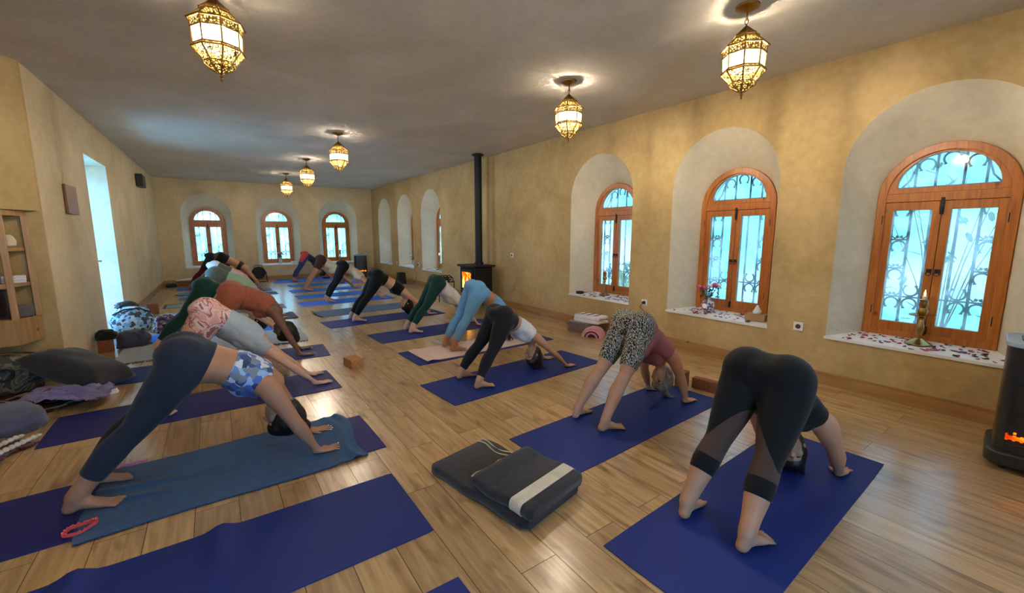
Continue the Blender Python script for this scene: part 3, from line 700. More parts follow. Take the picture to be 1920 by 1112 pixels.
    for G in P['wear']:
        kd = G['kind']
        if kd == 'legs':       # lo: leg coordinate of the hem, hi: torso coordinate of the waistband
            fl_ = np.where(lab == 1, np.minimum((legs-G['lo'])*LL, (G.get('lhi',9)-legs)*LL), np.where(lab == 0, (G['hi']-tor)*TL, -.05))
            fl_ = np.where((lab == 1) & (legs > 1.45), np.minimum(fl_, (G['hi']-tor)*TL), fl_)
            if 'back' in G: fl_ = np.minimum(fl_, bk-G['back'])
        elif kd == 'sheer':    # a panel round the outside and back of the lower leg
            fl_ = np.where(lab == 1, np.minimum((legs-G['lo'])*LL, (G['hi']-legs)*LL - lside*1.6), -.05)
        else:                  # top
            fl_ = np.where((lab == 0) | ((lab == 2) & (arms < .45) & ('sleeve' not in G)), np.minimum((tor-G['lo'])*TL, (G['hi']-tor)*TL), -.05)
            if G['lo'] < .12: fl_ = np.where((lab == 1) & (legs > 1.5), np.minimum((tor-G['lo'])*TL, (legs-1.5)*LL), fl_)
            if 'sleeve' in G: fl_ = np.where(lab == 2, (G['sleeve']-arms)*LL*.6, fl_)
            else: fl_ = np.minimum(fl_, ds-G.get('armhole', .075)*s)
            if 'scoop' in G: fl_ = np.minimum(fl_, np.linalg.norm(co-(Sc+b*.06*s),axis=1)-G['scoop'])
            if 'strap' in G:   # sports bra: open back above the band
                pass
        if not (fl_ > 0).any(): continue
        vs, of, a, b_, tt = clip(co, fs, fl_)
        fv = fl_[a]*(1-tt)+fl_[b_]*tt; nn = N[a]*(1-tt)[:,None]+N[b_]*tt[:,None]
        off = G.get('off', .004); rmp = np.clip(fv/.006, 0, 1); am = G.get('wrinkle', 0)
        dsp = .0012+off*(.25+.75*rmp)
        if G.get('loose'):
            fr = np.clip(((nn@(-Z))), 0, 1); dsp = dsp + G['loose']*fr*np.clip(fv/.05,0,1)
        if am:
            sc_ = G.get('wscale', 14)
            dsp = dsp + am*rmp*np.array([mnoise.noise(Vector((p@t*sc_*.5, p@Ly*sc_*1.6, p@b*sc_))) for p in vs])
        o = mesh_obj(G['name'], vs+nn*dsp[:,None]-org, of, G['mat'], ob)
        if 'label' in G: o['label'] = G['label']
    # hair
    hr = Loft(); H = P['hair']
    vo = H.get('vol', 1.1)
    hr.ell(hp(-.030,0,.034), (f,sd,c), (.097*s*vo,.086*s*vo,.098*s*vo), 20, 14)
    hr.ell(hp(-.055,0,-.020), (f,sd,c), (.062*s*vo,.076*s*vo,.072*s*vo), 16, 10)
    hr.ell(hp(.012,0,.062), (f,sd,c), (.080*s*vo,.074*s*vo,.060*s*vo), 16, 10)
    rd = random.Random(int(P['ay']*100)+3)
    tip = hp(-.02,0,.115)
    if H.get('bun'):
        bx_, bz_, r_ = H['bun']; hr.ell(hp(bx_,0,bz_), (f,sd,c), (r_*s,r_*s,r_*s*.9), 14, 10)
        for i in range(7):
            a_ = i*.9; hr.ell(hp(bx_+r_*.6*math.cos(a_)*.6, r_*.7*math.sin(a_), bz_+r_*.35), (f,sd,c), (r_*.5*s,)*3, 8, 6)
    if H.get('curl'):
        for i in range(26):
            a_, e_ = rd.uniform(0,2*PI), rd.uniform(.2,1.2); q = V(-.05+.09*math.cos(a_)*math.cos(e_)*.8, .085*math.sin(a_)*math.cos(e_), .06+.075*math.sin(e_))
            hr.ell(hp(*q), (f,sd,c), (.026*s,)*3, 8, 6)
    if H.get('hang'):
        nl = H.get('n', 16); L_ = H['hang']
        for i in range(nl):
            a_ = 2*PI*i/nl; r0 = .07 if H.get('tail') is None else .02; bx0 = hp(-.03+r0*math.cos(a_), r0*math.sin(a_), .085 if H.get('tail') is None else .10)
            zt = max(g0+.008, bx0[2]-L_*rd.uniform(.75,1.1)); k_ = rd.uniform(-.03,.03)
            lay = max(0, L_-(bx0[2]-g0))*.7
            P2 = [bx0, bx0+V(0,0,-1)*(bx0[2]-zt)*.5+D*.01+Ly*k_*.4, np.array([bx0[0],bx0[1],zt])+D*(.015+lay*.5)+Ly*k_]
            if lay > .02: P2.append(np.array([bx0[0],bx0[1],g0+.008])+D*(.02+lay)+Ly*(k_*2))
            hr.tube(P2, [.020*s,.015*s,.008*s,.004*s][:len(P2)], None, Ly, 8)
    hc, hf = voxel(hr, max(h*.9, .006)); he = edges_of(hf); hc = smooth(hc, he, 4, np.ones(len(hc))); hc[:,2] = np.maximum(hc[:,2], g0+.001)
    hn = normals(hc, hf); hc = hc + hn*(np.array([mnoise.noise(Vector((p@sd*90, p@f*50, p@c*9))) for p in hc])*.0035)[:,None]
    mesh_obj('hair', hc-org, hf, H['mat'], ob)
    if P.get('eyes'):
        for k in (-1,1):
            e = Loft(); e.ell(hp(.070,k*.031,.002), (f,sd,c), (.012*s,.014*s,.007*s), 10, 6)
            mesh_obj('eye', np.array(e.v)-org, e.f, M['eyelid'], ob)
    if P.get('nails'):
        e = Loft()
        for tp_, dr_, hs_ in tips: e.ell(tp_, (dr_, np.cross(Z,dr_), Z), (.0085*hs_,.0052*hs_,.0022*hs_), 8, 6)
        o = mesh_obj('fingernails', np.array(e.v)-org, e.f, M['wax'], ob); o['label'] = 'white painted fingernails'
    if P.get('extra'): P['extra'](ob, org, hp, sp, b, Ly, t, s, J)
    return ob
def skin(n, r, g, b): return mk(n, rgb(r,g,b), .55, var=.07, vs=9, spec=.35)
SK = dict(light=skin('fair_skin',218,172,146), mid=skin('tan_skin',196,146,114), olive=skin('olive_skin',178,126,94), dark=skin('deep_skin',128,90,70), brown=skin('brown_skin',176,128,100))
M['eyelid'] = mk('closed_eyelid', rgb(96,58,44), .6)
HR = dict(black=mk('black_hair', rgb(20,16,15), .45, var=.4, vs=40), brown=mk('dark_brown_hair', rgb(44,28,20), .45, var=.3, vs=40), grey=mk('grey_hair', rgb(128,118,108), .5, var=.35, vs=40), blond=mk('blond_hair', rgb(196,172,124), .5, var=.2, vs=40), red=mk('auburn_hair', rgb(90,36,24), .5, var=.3, vs=40))
def fab(n, r, g, b, var=.10, rough=.8): return mk(n, rgb(r,g,b), rough, var=var, vs=12, bump=.12, bs=260, sheen=.12, spec=.22)
FB = dict(black=fab('black_jersey',13,15,20), blackm=fab('black_marl',24,25,32,.25), navy=fab('navy_jersey',34,44,62), blue=fab('sky_blue_jersey',104,160,206), green=fab('bottle_green_jersey',16,58,50), white=fab('white_jersey',226,224,226),
  cream=fab('cream_jersey',214,200,172), pink=fab('dusty_pink_jersey',160,96,108), grey=fab('grey_marl_jersey',172,186,200,.10), rust=fab('rust_jersey',166,92,70), sage=fab('sage_jersey',92,104,96), mint=fab('mint_jersey',150,182,158),
  brown=fab('dark_brown_jersey',58,42,36), red=fab('coral_red_jersey',206,66,70), cobalt=fab('cobalt_jersey',44,62,112), olive=fab('olive_grey_jersey',96,98,82), rose=fab('pale_rose_jersey',206,160,148), slate=fab('slate_grey_jersey',104,98,92), maroon=fab('maroon_jersey',96,24,44))
FB['sheer'] = fab('sheer_black_mesh',78,60,54)
FB['snake'] = mat_print('snakeskin_print', [rgb(224,172,160), rgb(234,196,188), rgb(172,116,124), rgb(228,182,174), rgb(232,212,222), rgb(160,106,118)], 'noise', 8, .75, dist=1.1)
FB['zebra'] = mat_print('animal_print', [rgb(20,20,28), rgb(24,24,32), rgb(196,188,172)], 'wave', 30, .75, dist=9, stretch=(.8,1.2,1))
FB['floral'] = mat_print('floral_print', [rgb(44,56,92), rgb(84,120,190), rgb(150,184,228), rgb(54,78,136), rgb(120,136,158), rgb(72,110,190), rgb(206,214,232), rgb(96,140,206)], 'voronoi', 24, .75, dist=.05)
def W(kind, name, mat, **k): return dict(kind=kind, name=name, mat=mat, **k)
PEOPLE = [
 dict(label='person in black cropped leggings with sheer calf panels, bent over on the nearest right mat', ax=1.845,ay=.945,fw=.145,wx=2.895,wy=.97,hw=.19,hip=(2.285,.665),sh=(2.60,.41),head=(2.69,.17),s=.93,fat=1.34,legf=.92,armf=1.3,h=.0062,skin=SK['mid'],toe=10,
   hair=dict(mat=HR['black'],hang=.12,n=18),eyes=1,twist=-28,
   wear=[W('legs','leggings',FB['black'],lo=.47,hi=.36), W('sheer','mesh_panel',FB['sheer'],lo=.68,hi=1.10,off=.0055), W('top','sports_top',FB['black'],lo=.24,hi=.97,off=.005,armhole=.095)]),
 dict(label='person in knee-length animal print shorts and loose dusty pink vest', ax=2.205,ay=2.115,fw=.14,wx=3.15,wy=2.12,hw=.185,hip=(2.665,.685),sh=(3.0,.42),head=(3.06,.20),s=.9,fat=1.18,legf=.92,armf=1.15,h=.0062,skin=SK['mid'],toe=14,
   hair=dict(mat=HR['grey'],hang=.20,n=12,tail=1),eyes=1,
   wear=[W('legs','shorts',FB['zebra'],lo=1.16,hi=.26,off=.007), W('top','vest_top',FB['pink'],lo=.03,hi=.98,off=.012,loose=.035,wrinkle=.010,wscale=16,armhole=.085)]),
 dict(label='person in black marl leggings and white cropped top with dark hair touching the mat', ax=1.895,ay=3.40,fw=.17,wx=2.985,wy=3.42,hw=.185,hip=(2.26,.605),sh=(2.62,.37),head=(2.665,.155),s=.86,fat=1.12,h=.0062,skin=SK['mid'],toe=6,
   hair=dict(mat=HR['brown'],hang=.16,n=18),eyes=1,
   wear=[W('legs','leggings',FB['blackm'],lo=.14,hi=.30), W('top','crop_top',FB['white'],lo=.40,hi=.93,off=.005,wrinkle=.003,armhole=.085)]),
 dict(label='person in sky blue leggings and matching sky blue sports bra', ax=2.285,ay=4.59,fw=.12,wx=3.32,wy=4.57,hw=.18,hip=(2.665,.71),sh=(3.03,.43),head=(3.10,.20),s=.9,fat=1.14,h=.0075,skin=SK['olive'],toe=8,z0=.013,
   hair=dict(mat=HR['brown'],hang=.12,n=14),
   wear=[W('legs','leggings',FB['blue'],lo=.20,hi=.28), W('top','sports_bra',FB['blue'],lo=.50,hi=.95,armhole=.09)]),
 dict(label='person in bottle green leggings and white t-shirt', ax=2.25,ay=5.82,fw=.125,wx=3.29,wy=5.76,hw=.17,hip=(2.695,.685),sh=(3.0,.40),head=(3.06,.20),s=.88,fat=1.12,h=.0085,skin=SK['light'],toe=8,
   hair=dict(mat=HR['black'],hang=.22,n=12),
   wear=[W('legs','leggings',FB['green'],lo=.20,hi=.18), W('top','t_shirt',FB['white'],lo=.16,hi=.97,off=.008,loose=.02,wrinkle=.006,sleeve=.12)]),
 dict(label='person in plain black leggings and black sports bra with bare midriff', ax=1.80,ay=7.12,fw=.135,wx=3.06,wy=7.06,hw=.17,hip=(2.22,.70),sh=(2.65,.41),head=(2.70,.20),s=.94,fat=1.1,h=.0085,skin=SK['light'],toe=8,
   hair=dict(mat=HR['black'],hang=.22,n=14),
   wear=[W('legs','leggings',FB['black'],lo=.12,hi=.26), W('top','sports_bra',FB['black'],lo=.52,hi=.90,armhole=.09)]),
 dict(label='person in black leggings and cream vest, auburn head hanging low', ax=1.88,ay=9.5,fw=.15,wx=2.98,wy=9.40,hw=.17,hip=(2.245,.74),sh=(2.62,.45),head=(2.68,.24),s=.92,h=.010,skin=SK['mid'],
   hair=dict(mat=HR['red'],bun=(-.05,.10,.03)),
   wear=[W('legs','leggings',FB['black'],lo=.12,hi=.20), W('top','vest_top',FB['cream'],lo=.14,hi=.97,off=.008,wrinkle=.005,armhole=.08)]),
 dict(label='person in dark brown shorts and cream shirt with bare legs', ax=1.83,ay=11.68,fw=.13,wx=2.99,wy=11.62,hw=.17,hip=(2.24,.76),sh=(2.60,.47),head=(2.67,.25),s=.94,h=.011,skin=SK['olive'],
   hair=dict(mat=HR['grey']),
   wear=[W('legs','shorts',FB['brown'],lo=1.38,hi=.20,off=.010), W('top','shirt',FB['cream'],lo=.12,hi=.97,off=.012,loose=.05,wrinkle=.006,sleeve=.25)]),
 dict(label='person in cobalt leggings with coral red seat panel, farthest on the right', ax=1.90,ay=14.18,fw=.13,wx=3.0,wy=14.15,hw=.17,hip=(2.28,.77),sh=(2.65,.46),head=(2.70,.25),s=.94,h=.012,skin=SK['olive'],
   hair=dict(mat=HR['brown']),
   wear=[W('legs','leggings',FB['cobalt'],lo=.15,hi=.20), W('legs','seat_panel',FB['red'],lo=1.42,hi=.05,off=.007,back=-.3), W('top','shirt',FB['navy'],lo=.15,hi=.97,off=.01,sleeve=.2)]),
 dict(label='person in navy leggings and floral cropped top, nearest on the left', ax=-.68,ay=3.02,fw=.13,wx=.445,wy=2.99,hw=.175,hip=(-.175,.70),sh=(.21,.495),head=(.275,.25),s=.95,fat=1.22,armf=1.25,nails=1,legf=1.0,h=.0062,skin=SK['brown'],toe=4,z0=.012,
   hair=dict(mat=HR['black'],vol=1.2,bun=(-.10,.125,.058)),eyes=1,
   wear=[W('legs','leggings',FB['navy'],lo=.30,hi=.22), W('top','crop_top',FB['floral'],lo=.48,hi=.97,off=.006,wrinkle=.003,armhole=.085)]),
 dict(label='person in pink snakeskin print leggings and grey t-shirt', ax=-.54,ay=4.33,fw=.16,wx=.68,wy=4.37,hw=.17,hip=(-.08,.735),sh=(.26,.46),head=(.36,.22),s=.96,fat=1.15,bust=.6,h=.0068,skin=SK['light'],
   hair=dict(mat=HR['blond'],bun=(-.07,.125,.042)),
   wear=[W('legs','leggings',FB['snake'],lo=.15,hi=.34), W('top','t_shirt',FB['grey'],lo=.24,hi=.97,off=.009,loose=.03,wrinkle=.008,sleeve=.22)]),
 dict(label='person in matching rust leggings and rust vest with black curly hair', ax=-.36,ay=5.58,fw=.13,wx=.74,wy=5.5,hw=.17,hip=(.135,.755),sh=(.51,.545),head=(.60,.30),s=1.0,fat=1.16,arch=.03,nails=1,h=.008,skin=SK['dark'],
   hair=dict(mat=HR['black'],curl=1,bun=(-.08,.13,.055)),
   wear=[W('legs','leggings',FB['rust'],lo=.15,hi=.28), W('top','vest_top',FB['rust'],lo=.17,hi=.90,off=.010,loose=.02,wrinkle=.006,armhole=.085)]),
 dict(label='person in dark green leggings whose upper body is hidden behind the rust-clad person', ax=-.64,ay=6.66,fw=.13,wx=.74,wy=6.62,hw=.17,hip=(-.115,.72),sh=(.30,.45),head=(.40,.24),s=.97,fat=1.2,h=.009,z0=.017,skin=SK['light'],
   hair=dict(mat=HR['black']),
   wear=[W('legs','leggings',FB['green'],lo=.15,hi=.22), W('top','vest_top',FB['white'],lo=.20,hi=.95,off=.006)]),
 dict(label='person in sage grey leggings and mint green t-shirt with small black bun', ax=-.55,ay=8.25,fw=.14,wx=.80,wy=8.2,hw=.17,hip=(.02,.755),sh=(.46,.52),head=(.56,.33),s=.98,fat=1.15,h=.010,skin=SK['light'],
   hair=dict(mat=HR['black'],bun=(-.06,.13,.036)),
   wear=[W('legs','leggings',FB['sage'],lo=.15,hi=.26), W('top','t_shirt',FB['mint'],lo=.22,hi=.97,off=.010,loose=.03,wrinkle=.008,sleeve=.3)]),
 dict(label='person in white leggings with olive band and pale rose top behind sage leggings', ax=-.42,ay=9.46,fw=.13,wx=.92,wy=9.42,hw=.17,hip=(.02,.80),sh=(.46,.54),head=(.56,.32),s=.98,h=.011,skin=SK['light'],
   hair=dict(mat=HR['brown'],hang=.1,n=8),
   wear=[W('legs','leggings',FB['white'],lo=.15,hi=.05), W('top','waist_band',FB['olive'],lo=-.02,hi=.42,off=.008), W('top','t_shirt',FB['rose'],lo=.40,hi=.97,off=.009,wrinkle=.005,sleeve=.3)]),
 dict(label='person with bare tan back in grey leggings with black waist, by the left back window', ax=-.45,ay=12.45,fw=.14,wx=.95,wy=12.5,hw=.17,hip=(.15,.845),sh=(.61,.575),head=(.68,.34),s=1.02,h=.012,skin=SK['mid'],
   hair=dict(mat=HR['brown']),
   wear=[W('legs','leggings',FB['slate'],lo=.12,hi=-.04), W('top','waist_panel',FB['black'],lo=-.20,hi=.22,off=.005), W('top','sports_bra',FB['brown'],lo=.66,hi=.86,armhole=.10)]),
 dict(label='person in navy leggings with maroon lower legs, mostly hidden at back left', ax=-.58,ay=13.75,fw=.13,wx=.72,wy=13.75,hw=.17,hip=(-.06,.80),sh=(.36,.52),head=(.44,.3),s=.98,h=.012,skin=SK['olive'],
   hair=dict(mat=HR['black']),
   wear=[W('legs','leggings',FB['maroon'],lo=.12,lhi=1.25,hi=.2), W('legs','overshorts',FB['navy'],lo=1.2,hi=.26,off=.006), W('top','vest_top',FB['black'],lo=.24,hi=.97,off=.008)]),
]
import time as _t
for i, p_ in enumerate(PEOPLE):
    t0_ = _t.time(); person('p%d' % i, p_); print('person', i, round(_t.time()-t0_, 1))
# ------------------------------------------------------------------ yoga mats
def mat_rubber(name, r, g, b): return mk(name, rgb(r,g,b), .62, var=.06, vs=4, bump=.15, bs=300, spec=.4)
RB = dict(blue=mat_rubber('blue_mat_rubber',15,42,122), bright=mat_rubber('bright_blue_mat_rubber',30,112,226), grey=mat_rubber('slate_mat_rubber',70,76,100), steel=mat_rubber('steel_blue_mat_rubber',74,104,142), pale=mat_rubber('pale_mat_rubber',150,170,180), indigo=mat_rubber('indigo_mat_rubber',30,34,108))  # bright: one mat's own blue; on far mats, window reflection put into colour
def sheet(name, cx, cy, L, W_, rz, mat, th=.005, z=0.0, wave=None, nx=40, ny=12, parent=None, rag=0, warp=None, rc=.012):
    """thin slab with slightly rounded corners; wave(x,y) lifts it"""
    b = MB(); top = []; rd = random.Random(int(cx*1000+cy*77))
    for j in range(ny+1):
        for i in range(nx+1):
            x = (i/nx-.5)*L; y = (j/ny-.5)*W_
            ex = L/2-abs(x); ey = W_/2-abs(y)
            if ex < 1e-6 and ey < 1e-6: x *= 1-rc*.6/L; y *= 1-rc*.6/W_
            if rag and (ex < 1e-6 or ey < 1e-6): x += rd.uniform(-rag,rag); y += rd.uniform(-rag,rag)
            if warp: x, y = warp(x, y)
            top.append((x, y, z+th+(wave(x,y) if wave else 0)))
    n = nx+1; vs = top + [(x,y,max(zz-th, .0005)) for x,y,zz in top]; k = len(top); fs = []
    for j in range(ny):
        for i in range(nx):
            a = j*n+i; fs += [(a,a+1,a+n+1,a+n), (k+a,k+a+n,k+a+n+1,k+a+1)]
    bd = [i for i in range(n)] + [j*n+nx for j in range(1,ny+1)] + [ny*n+i for i in range(nx-1,-1,-1)] + [j*n for j in range(ny-1,0,-1)]
    for q in range(len(bd)): a, c = bd[q], bd[(q+1) % len(bd)]; fs.append((a,c,k+c,k+a))
    b.add(vs, fs)
    return b.build(name, mat, parent, (cx,cy,0), math.radians(rz), sharp=50)
def curl(a, x0, s=1): return lambda x,y: a*math.exp(-((x-x0)/.05)**2)
MATS = [
 (2.325,.93,1.93,.61,2.4,'blue','blue yoga mat at front right under the person in cropped black leggings',None),
 (2.52,2.03,1.86,.60,3,'blue','blue yoga mat under the person in animal print shorts',None),
 (2.47,3.40,1.92,.63,4.5,'blue','blue yoga mat under the person in white cropped top',None),
 (2.70,4.54,1.97,.62,1.5,'blue','blue yoga mat mostly covered by a pale pink towel',None),
 (2.66,5.71,1.94,.61,2.5,'blue','blue yoga mat under the person in bottle green leggings',None),
 (2.33,7.06,2.0,.59,4,'blue','blue yoga mat under the person in black sports bra',None),
 (2.26,8.10,1.75,.64,4.5,'steel','steel blue yoga mat with frayed-looking end, empty between two people on the right',lambda x,y: .02*math.exp(-((x+.86)/.03)**2)),
 (2.29,9.42,1.9,.62,1.5,'bright','blue yoga mat under the person in cream vest',None),
 (2.37,10.52,1.85,.62,1.5,'bright','empty blue yoga mat just beyond the person in cream vest',None),
 (2.40,11.66,1.86,.60,1,'bright','blue yoga mat under the person in brown shorts',None),
 (2.52,12.95,1.85,.58,1,'bright','empty blue yoga mat second nearest the back wall on the right',None),
 (2.30,14.18,1.86,.62,0,'bright','blue yoga mat under the person with coral red seat panel',None),
 (2.42,14.86,1.86,.5,0,'bright','blue yoga mat lying along the foot of the back wall',None),
 (-.19,2.035,1.9,.60,0,'blue','empty blue yoga mat with two raised wrinkles at the front left',lambda x,y: .034*math.exp(-((x+.40-.02*y)/.05)**2)*max(0,min(1,.5+y*2.2)) + .028*math.exp(-((x-.10-.03*y)/.045)**2)*max(0,min(1,.4+y*2.2))),
 (-.235,1.11,1.92,.62,0,'blue','blue yoga mat with only one corner showing at the bottom edge',None),
 (-.12,2.96,1.92,.62,.8,'indigo','indigo yoga mat under a teal blue towel at left front',None),
 (-.11,4.30,1.97,.62,1,'indigo','indigo yoga mat under the person in pink snakeskin leggings',None),
 (.04,5.55,2.02,.61,-3,'blue','blue yoga mat under the person in the rust outfit',None),
 (-.12,7.36,1.74,.60,0,'bright','bright blue yoga mat behind the pale blanket on the left',None),
 (.12,8.22,1.95,.62,0,'grey','slate grey yoga mat under the person in mint t-shirt',lambda x,y: .02*math.exp(-((x-.93)/.05)**2)),
 (.10,9.42,1.95,.6,0,'pale','pale grey yoga mat under the person in pale rose top',None),
 (.06,10.62,1.9,.6,0,'pale','empty pale yoga mat with dark border on the left side',None),
 (.24,11.70,1.9,.56,0,'steel','empty steel blue yoga mat in front of the bare-backed person',None),
 (.20,12.55,1.9,.60,0,'bright','blue yoga mat under the bare-backed person',None),
 (.10,13.75,1.9,.6,0,'bright','blue yoga mat under the person with maroon lower legs',None),
]
for cx,cy,L,W_,rz,m_,lb,wv in MATS:
    o = sheet('yoga_mat', cx,cy,L,W_,rz, RB[m_], wave=wv, nx=64 if wv else 8, ny=12 if wv else 4)
    tag(o, lb, 'yoga mat', 'yoga mats on the floor')
    if 'dark border' in lb:
        b_ = MB()
        for q in ((-.95,.95,-.30,-.26),(-.95,.95,.26,.30),(-.95,-.91,-.26,.26),(.91,.95,-.26,.26)): b_.bx(*q, .0045, .0062)
        b_.build('border', RB['grey'], o)
# ------------------------------------------------------------------ stove, heaters
CL = lambda n, r, g, b, **k: mk(n, rgb(r,g,b), .9, var=k.get('var',.16), vs=k.get('vs',14), bump=.3, bs=k.get('bs',150), sheen=.3, spec=.2)
st = tag(empty('wood_stove', (4.25,7.29,0)), 'black iron wood stove with a burning fire and tall flue', 'stove')
b = MB(); b.bx(-.20,.20,-.29,.29,.24,.78); b.build('stove_body', M['steel'], st, bevel=.012)
MB().prism([(-.25,-.34),(.25,-.34),(.25,.34),(-.25,.34),(-.30,.15),(-.30,-.15)], lambda a,c,d: (a,c,d), .785, .82).build('top_plate', M['steel'], st, bevel=.01)
MB().bx(-.18,.18,-.26,.26,.04,.24).build('log_drawer', M['steel'], st, bevel=.01)
for x in (-.16,.16):
    for y in (-.24,.24): MB().tube([(x,y,0),(x,y,.06)], [.022,.03], 8).build('leg', M['steel'], st)
d = MB().band([(-.24,.30),(-.24,.74),(.24,.74),(.24,.30)], [(-.18,.36),(-.18,.68),(.18,.68),(.18,.36)], -.012, .012)
d.v = [(-.214-y, x, z) for x,y,z in d.v]; dr = d.build('stove_door', M['steel'], st, bevel=.004)
MB().bx(-.2165,-.2135,-.18,.18,.36,.68).build('glowing_window', M['fire'], dr, smooth=False)
fl = MB(); rd = random.Random(4)
for i in range(7):
    y = -.14+.045*i; hgt = rd.uniform(.10,.24); fl.tube([(-.222,y,.37),(-.224,y+rd.uniform(-.02,.02),.37+hgt*.5),(-.222,y+rd.uniform(-.03,.03),.37+hgt)], [.018,.014,.002], 6)
M['flames'] = mk('yellow_flames', rgb(255,200,80), .6, emit=rgb(255,190,70), es=1.3)
fl.build('flames', M['flames'], dr)
MB().tube([(-.235,-.20,.55),(-.26,-.20,.53),(-.26,-.20,.45)], .008, 6).build('door_handle', M['steel'], dr)
fp = MB(); fp.tube([(.07,.0,.82),(.07,.0,ZC-.002)], .072, 20); fp.lathe([(.115,0),(.115,.02),(.075,.03)], 20, (.07,0,ZC-.035)); fp.lathe([(.09,.82),(.09,.86),(.074,.87)], 20, (.07,0,0)); fp.build('flue_pipe', M['steel'], st)
lb = MB()
for k in range(6):
    x0 = -.03*k; P_ = [(x0+.055*math.cos(a), .02*k, .48+.055*math.sin(a)+.03*(k%2)) for a in [2*PI*j/12 for j in range(13)]]; lb.tube(P_, .010, 5)
lb.tube([(.08,0,0),(.08,0,.45)], .01, 6).tube([(-.22,.1,0),(-.22,.1,.42)], .01, 6).tube([(.08,0,.2),(-.22,.1,.2)], .008, 6).tube([(.08,0,.42),(-.22,.1,.42)], .008, 6)
tag(lb.build('log_rack', M['iron'], None, (4.02,7.96,0)), 'curly wrought iron rack standing left of the wood stove', 'log rack')
M['htop'] = mk('grey_enamel', rgb(150,170,190), .35); M['hblack'] = mk('black_enamel', rgb(30,32,36), .3, spec=.6)
def heater(loc, rz, W_, D_, H, lab):
    h = tag(empty('gas_heater', loc, rz), lab, 'heater', 'black gas heaters')
    def rr(w_, d_, n=5, r=.08):
        P_ = []
        for cx, cy, a0 in ((w_-r,d_-r,0),(-w_+r,d_-r,90),(-w_+r,-d_+r,180),(w_-r,-d_+r,270)):
            P_ += [(cx+r*math.cos(math.radians(a0+90*k/n)), cy+r*math.sin(math.radians(a0+90*k/n))) for k in range(n+1)]
        return P_
    q = lambda a,c,d_: (a,c,d_)
    MB().prism(rr(W_,D_), q, .10, H-.03).build('heater_body', M['hblack'], h, bevel=.006)
    MB().prism(rr(W_+.012,D_+.012), q, H-.03, H).build('top_cover', M['htop'], h, bevel=.006)
    MB().prism(rr(W_-.05,D_-.05), q, H, H+.006).build('top_grille', M['hblack'], h)
    MB().prism(rr(W_+.03,D_+.03), q, .04, .12).build('base_skirt', M['hblack'], h, bevel=.01)
    for x in (-W_+.06, W_-.06):
        for y in (-D_+.06, D_-.06): MB().lathe([(.02,0),(.025,.02),(.02,.045)], 10, (x,y,0)).build('castor', M['black'], h)
    g = MB(); n = 14
    for k in range(n):
        x = -W_+.05+(2*W_-.1)*k/(n-1); g.bx(x-.006,x+.006,-D_-.006,-D_+.002,.20,.24+.012*math.sin(k*1.7))
    g.bx(-W_+.045,W_-.045,-D_-.003,-D_+.001,.205,.228)
    g.build('glowing_burner', M['ember'], h)
    gd = MB()
    for k in range(7): gd.tube([(-W_+.05,-D_-.012,.18+.06*k),(W_-.05,-D_-.012,.18+.06*k)], .0025, 4)
    gd.build('front_guard', M['hblack'], h); return h
heater((4.02,.075,0), math.radians(-84), .24, .20, .79, 'black gas heater cut off by the right edge, in front of the largest window')
heater((3.98,14.45,0), math.radians(-12), .20, .18, .75, 'grey-black gas heater standing by the back wall right of the last window')
bn = MB(); bn.lathe([(.165,0),(.165,.02),(.135,.315),(.14,.33),(.125,.33),(.125,.30)], 4, ph=PI/4)
tag(bn.build('storage_bin', M['black'], None, (4.36,11.75,0), sharp=20, bevel=.006), 'small dark tapered bin on the floor by the far right wall', 'bin')

# ------------------------------------------------------------------ wall fittings
def socket(loc, nx, lab, plug=False):
    o = MB(); o.bx(-.042,.042,-.006,.006,-.042,.042)
    r = o.build('wall_socket', M['white'], None, loc, nx, bevel=.003)
    MB().lathe([(.024,-.002),(.024,.002)], 16).build('socket_well', M['cable'], r).rotation_euler = (PI/2,0,0)
    r.children[0].location.y = -.006
    if plug:
        p = MB().tube([(0,-.006,0),(0,-.035,0)], .019, 12).build('plug', M['black'], r)
    tag(r, lab, 'socket', 'white wall sockets')
RZ = -PI/2
socket((XR-.006,6.62,1.02), RZ, 'white wall socket to the right of the stove flue')
socket((XR-.006,3.54,.515), RZ, 'white wall socket with black plug and cable between second and third windows', True)
socket((XR-.006,1.71,.52), RZ, 'white wall socket between the two nearest right windows')
socket((XR-.006,12.88,.53), RZ, 'white wall socket between the two farthest niches of the right wall')
socket((XR-.006,11.15,.575), RZ, 'white wall socket with hanging cable nearer the stove among far niches', True)
tag(MB().tube([(XR-.04,3.54,.51),(XR-.05,3.58,.45),(XR-.04,3.52,.41),(XR-.05,3.57,.37),(XR-.04,3.50,.30),(XR-.05,3.47,.22),(XR-.06,3.42,.15),(XR-.10,3.36,.008)], .0045, 6).build('power_cable', M['cable']), 'brown power cable hanging in a zigzag from the near wall socket', 'cable')
tag(MB().tube([(XR-.04,11.15,.57),(XR-.05,11.28,.50),(XR-.05,11.32,.40),(XR-.05,11.2,.28),(XR-.06,11.25,.15),(XR-.12,11.3,.03),(XR-.2,11.45,.006),(4.42,11.6,.006)], .0045, 6).build('power_cable', M['cable']), 'thin cable hanging from the far socket above the dark bin', 'cable')
tag(MB().bx(-.012,.012,-.23,.23,-.16,.16).build('wall_plaque', M['plaque'], None, (XL+SK_(6.86)+.013,6.86,1.80), bevel=.006), 'brown wooden plaque hung on the left wall before the bright doorway', 'plaque')
sp_ = tag(empty('wall_speaker', (XL+SK_(12.1)+.06,12.36,2.56)), 'small black loudspeaker high on the left wall near the back', 'speaker')
MB().bx(-.05,.06,-.26,.26,-.13,.13).build('speaker_box', M['black'], sp_, bevel=.01); MB().bx(.058,.066,-.24,.24,-.115,.115).build('front_cloth', M['hblack'], sp_, bevel=.004)

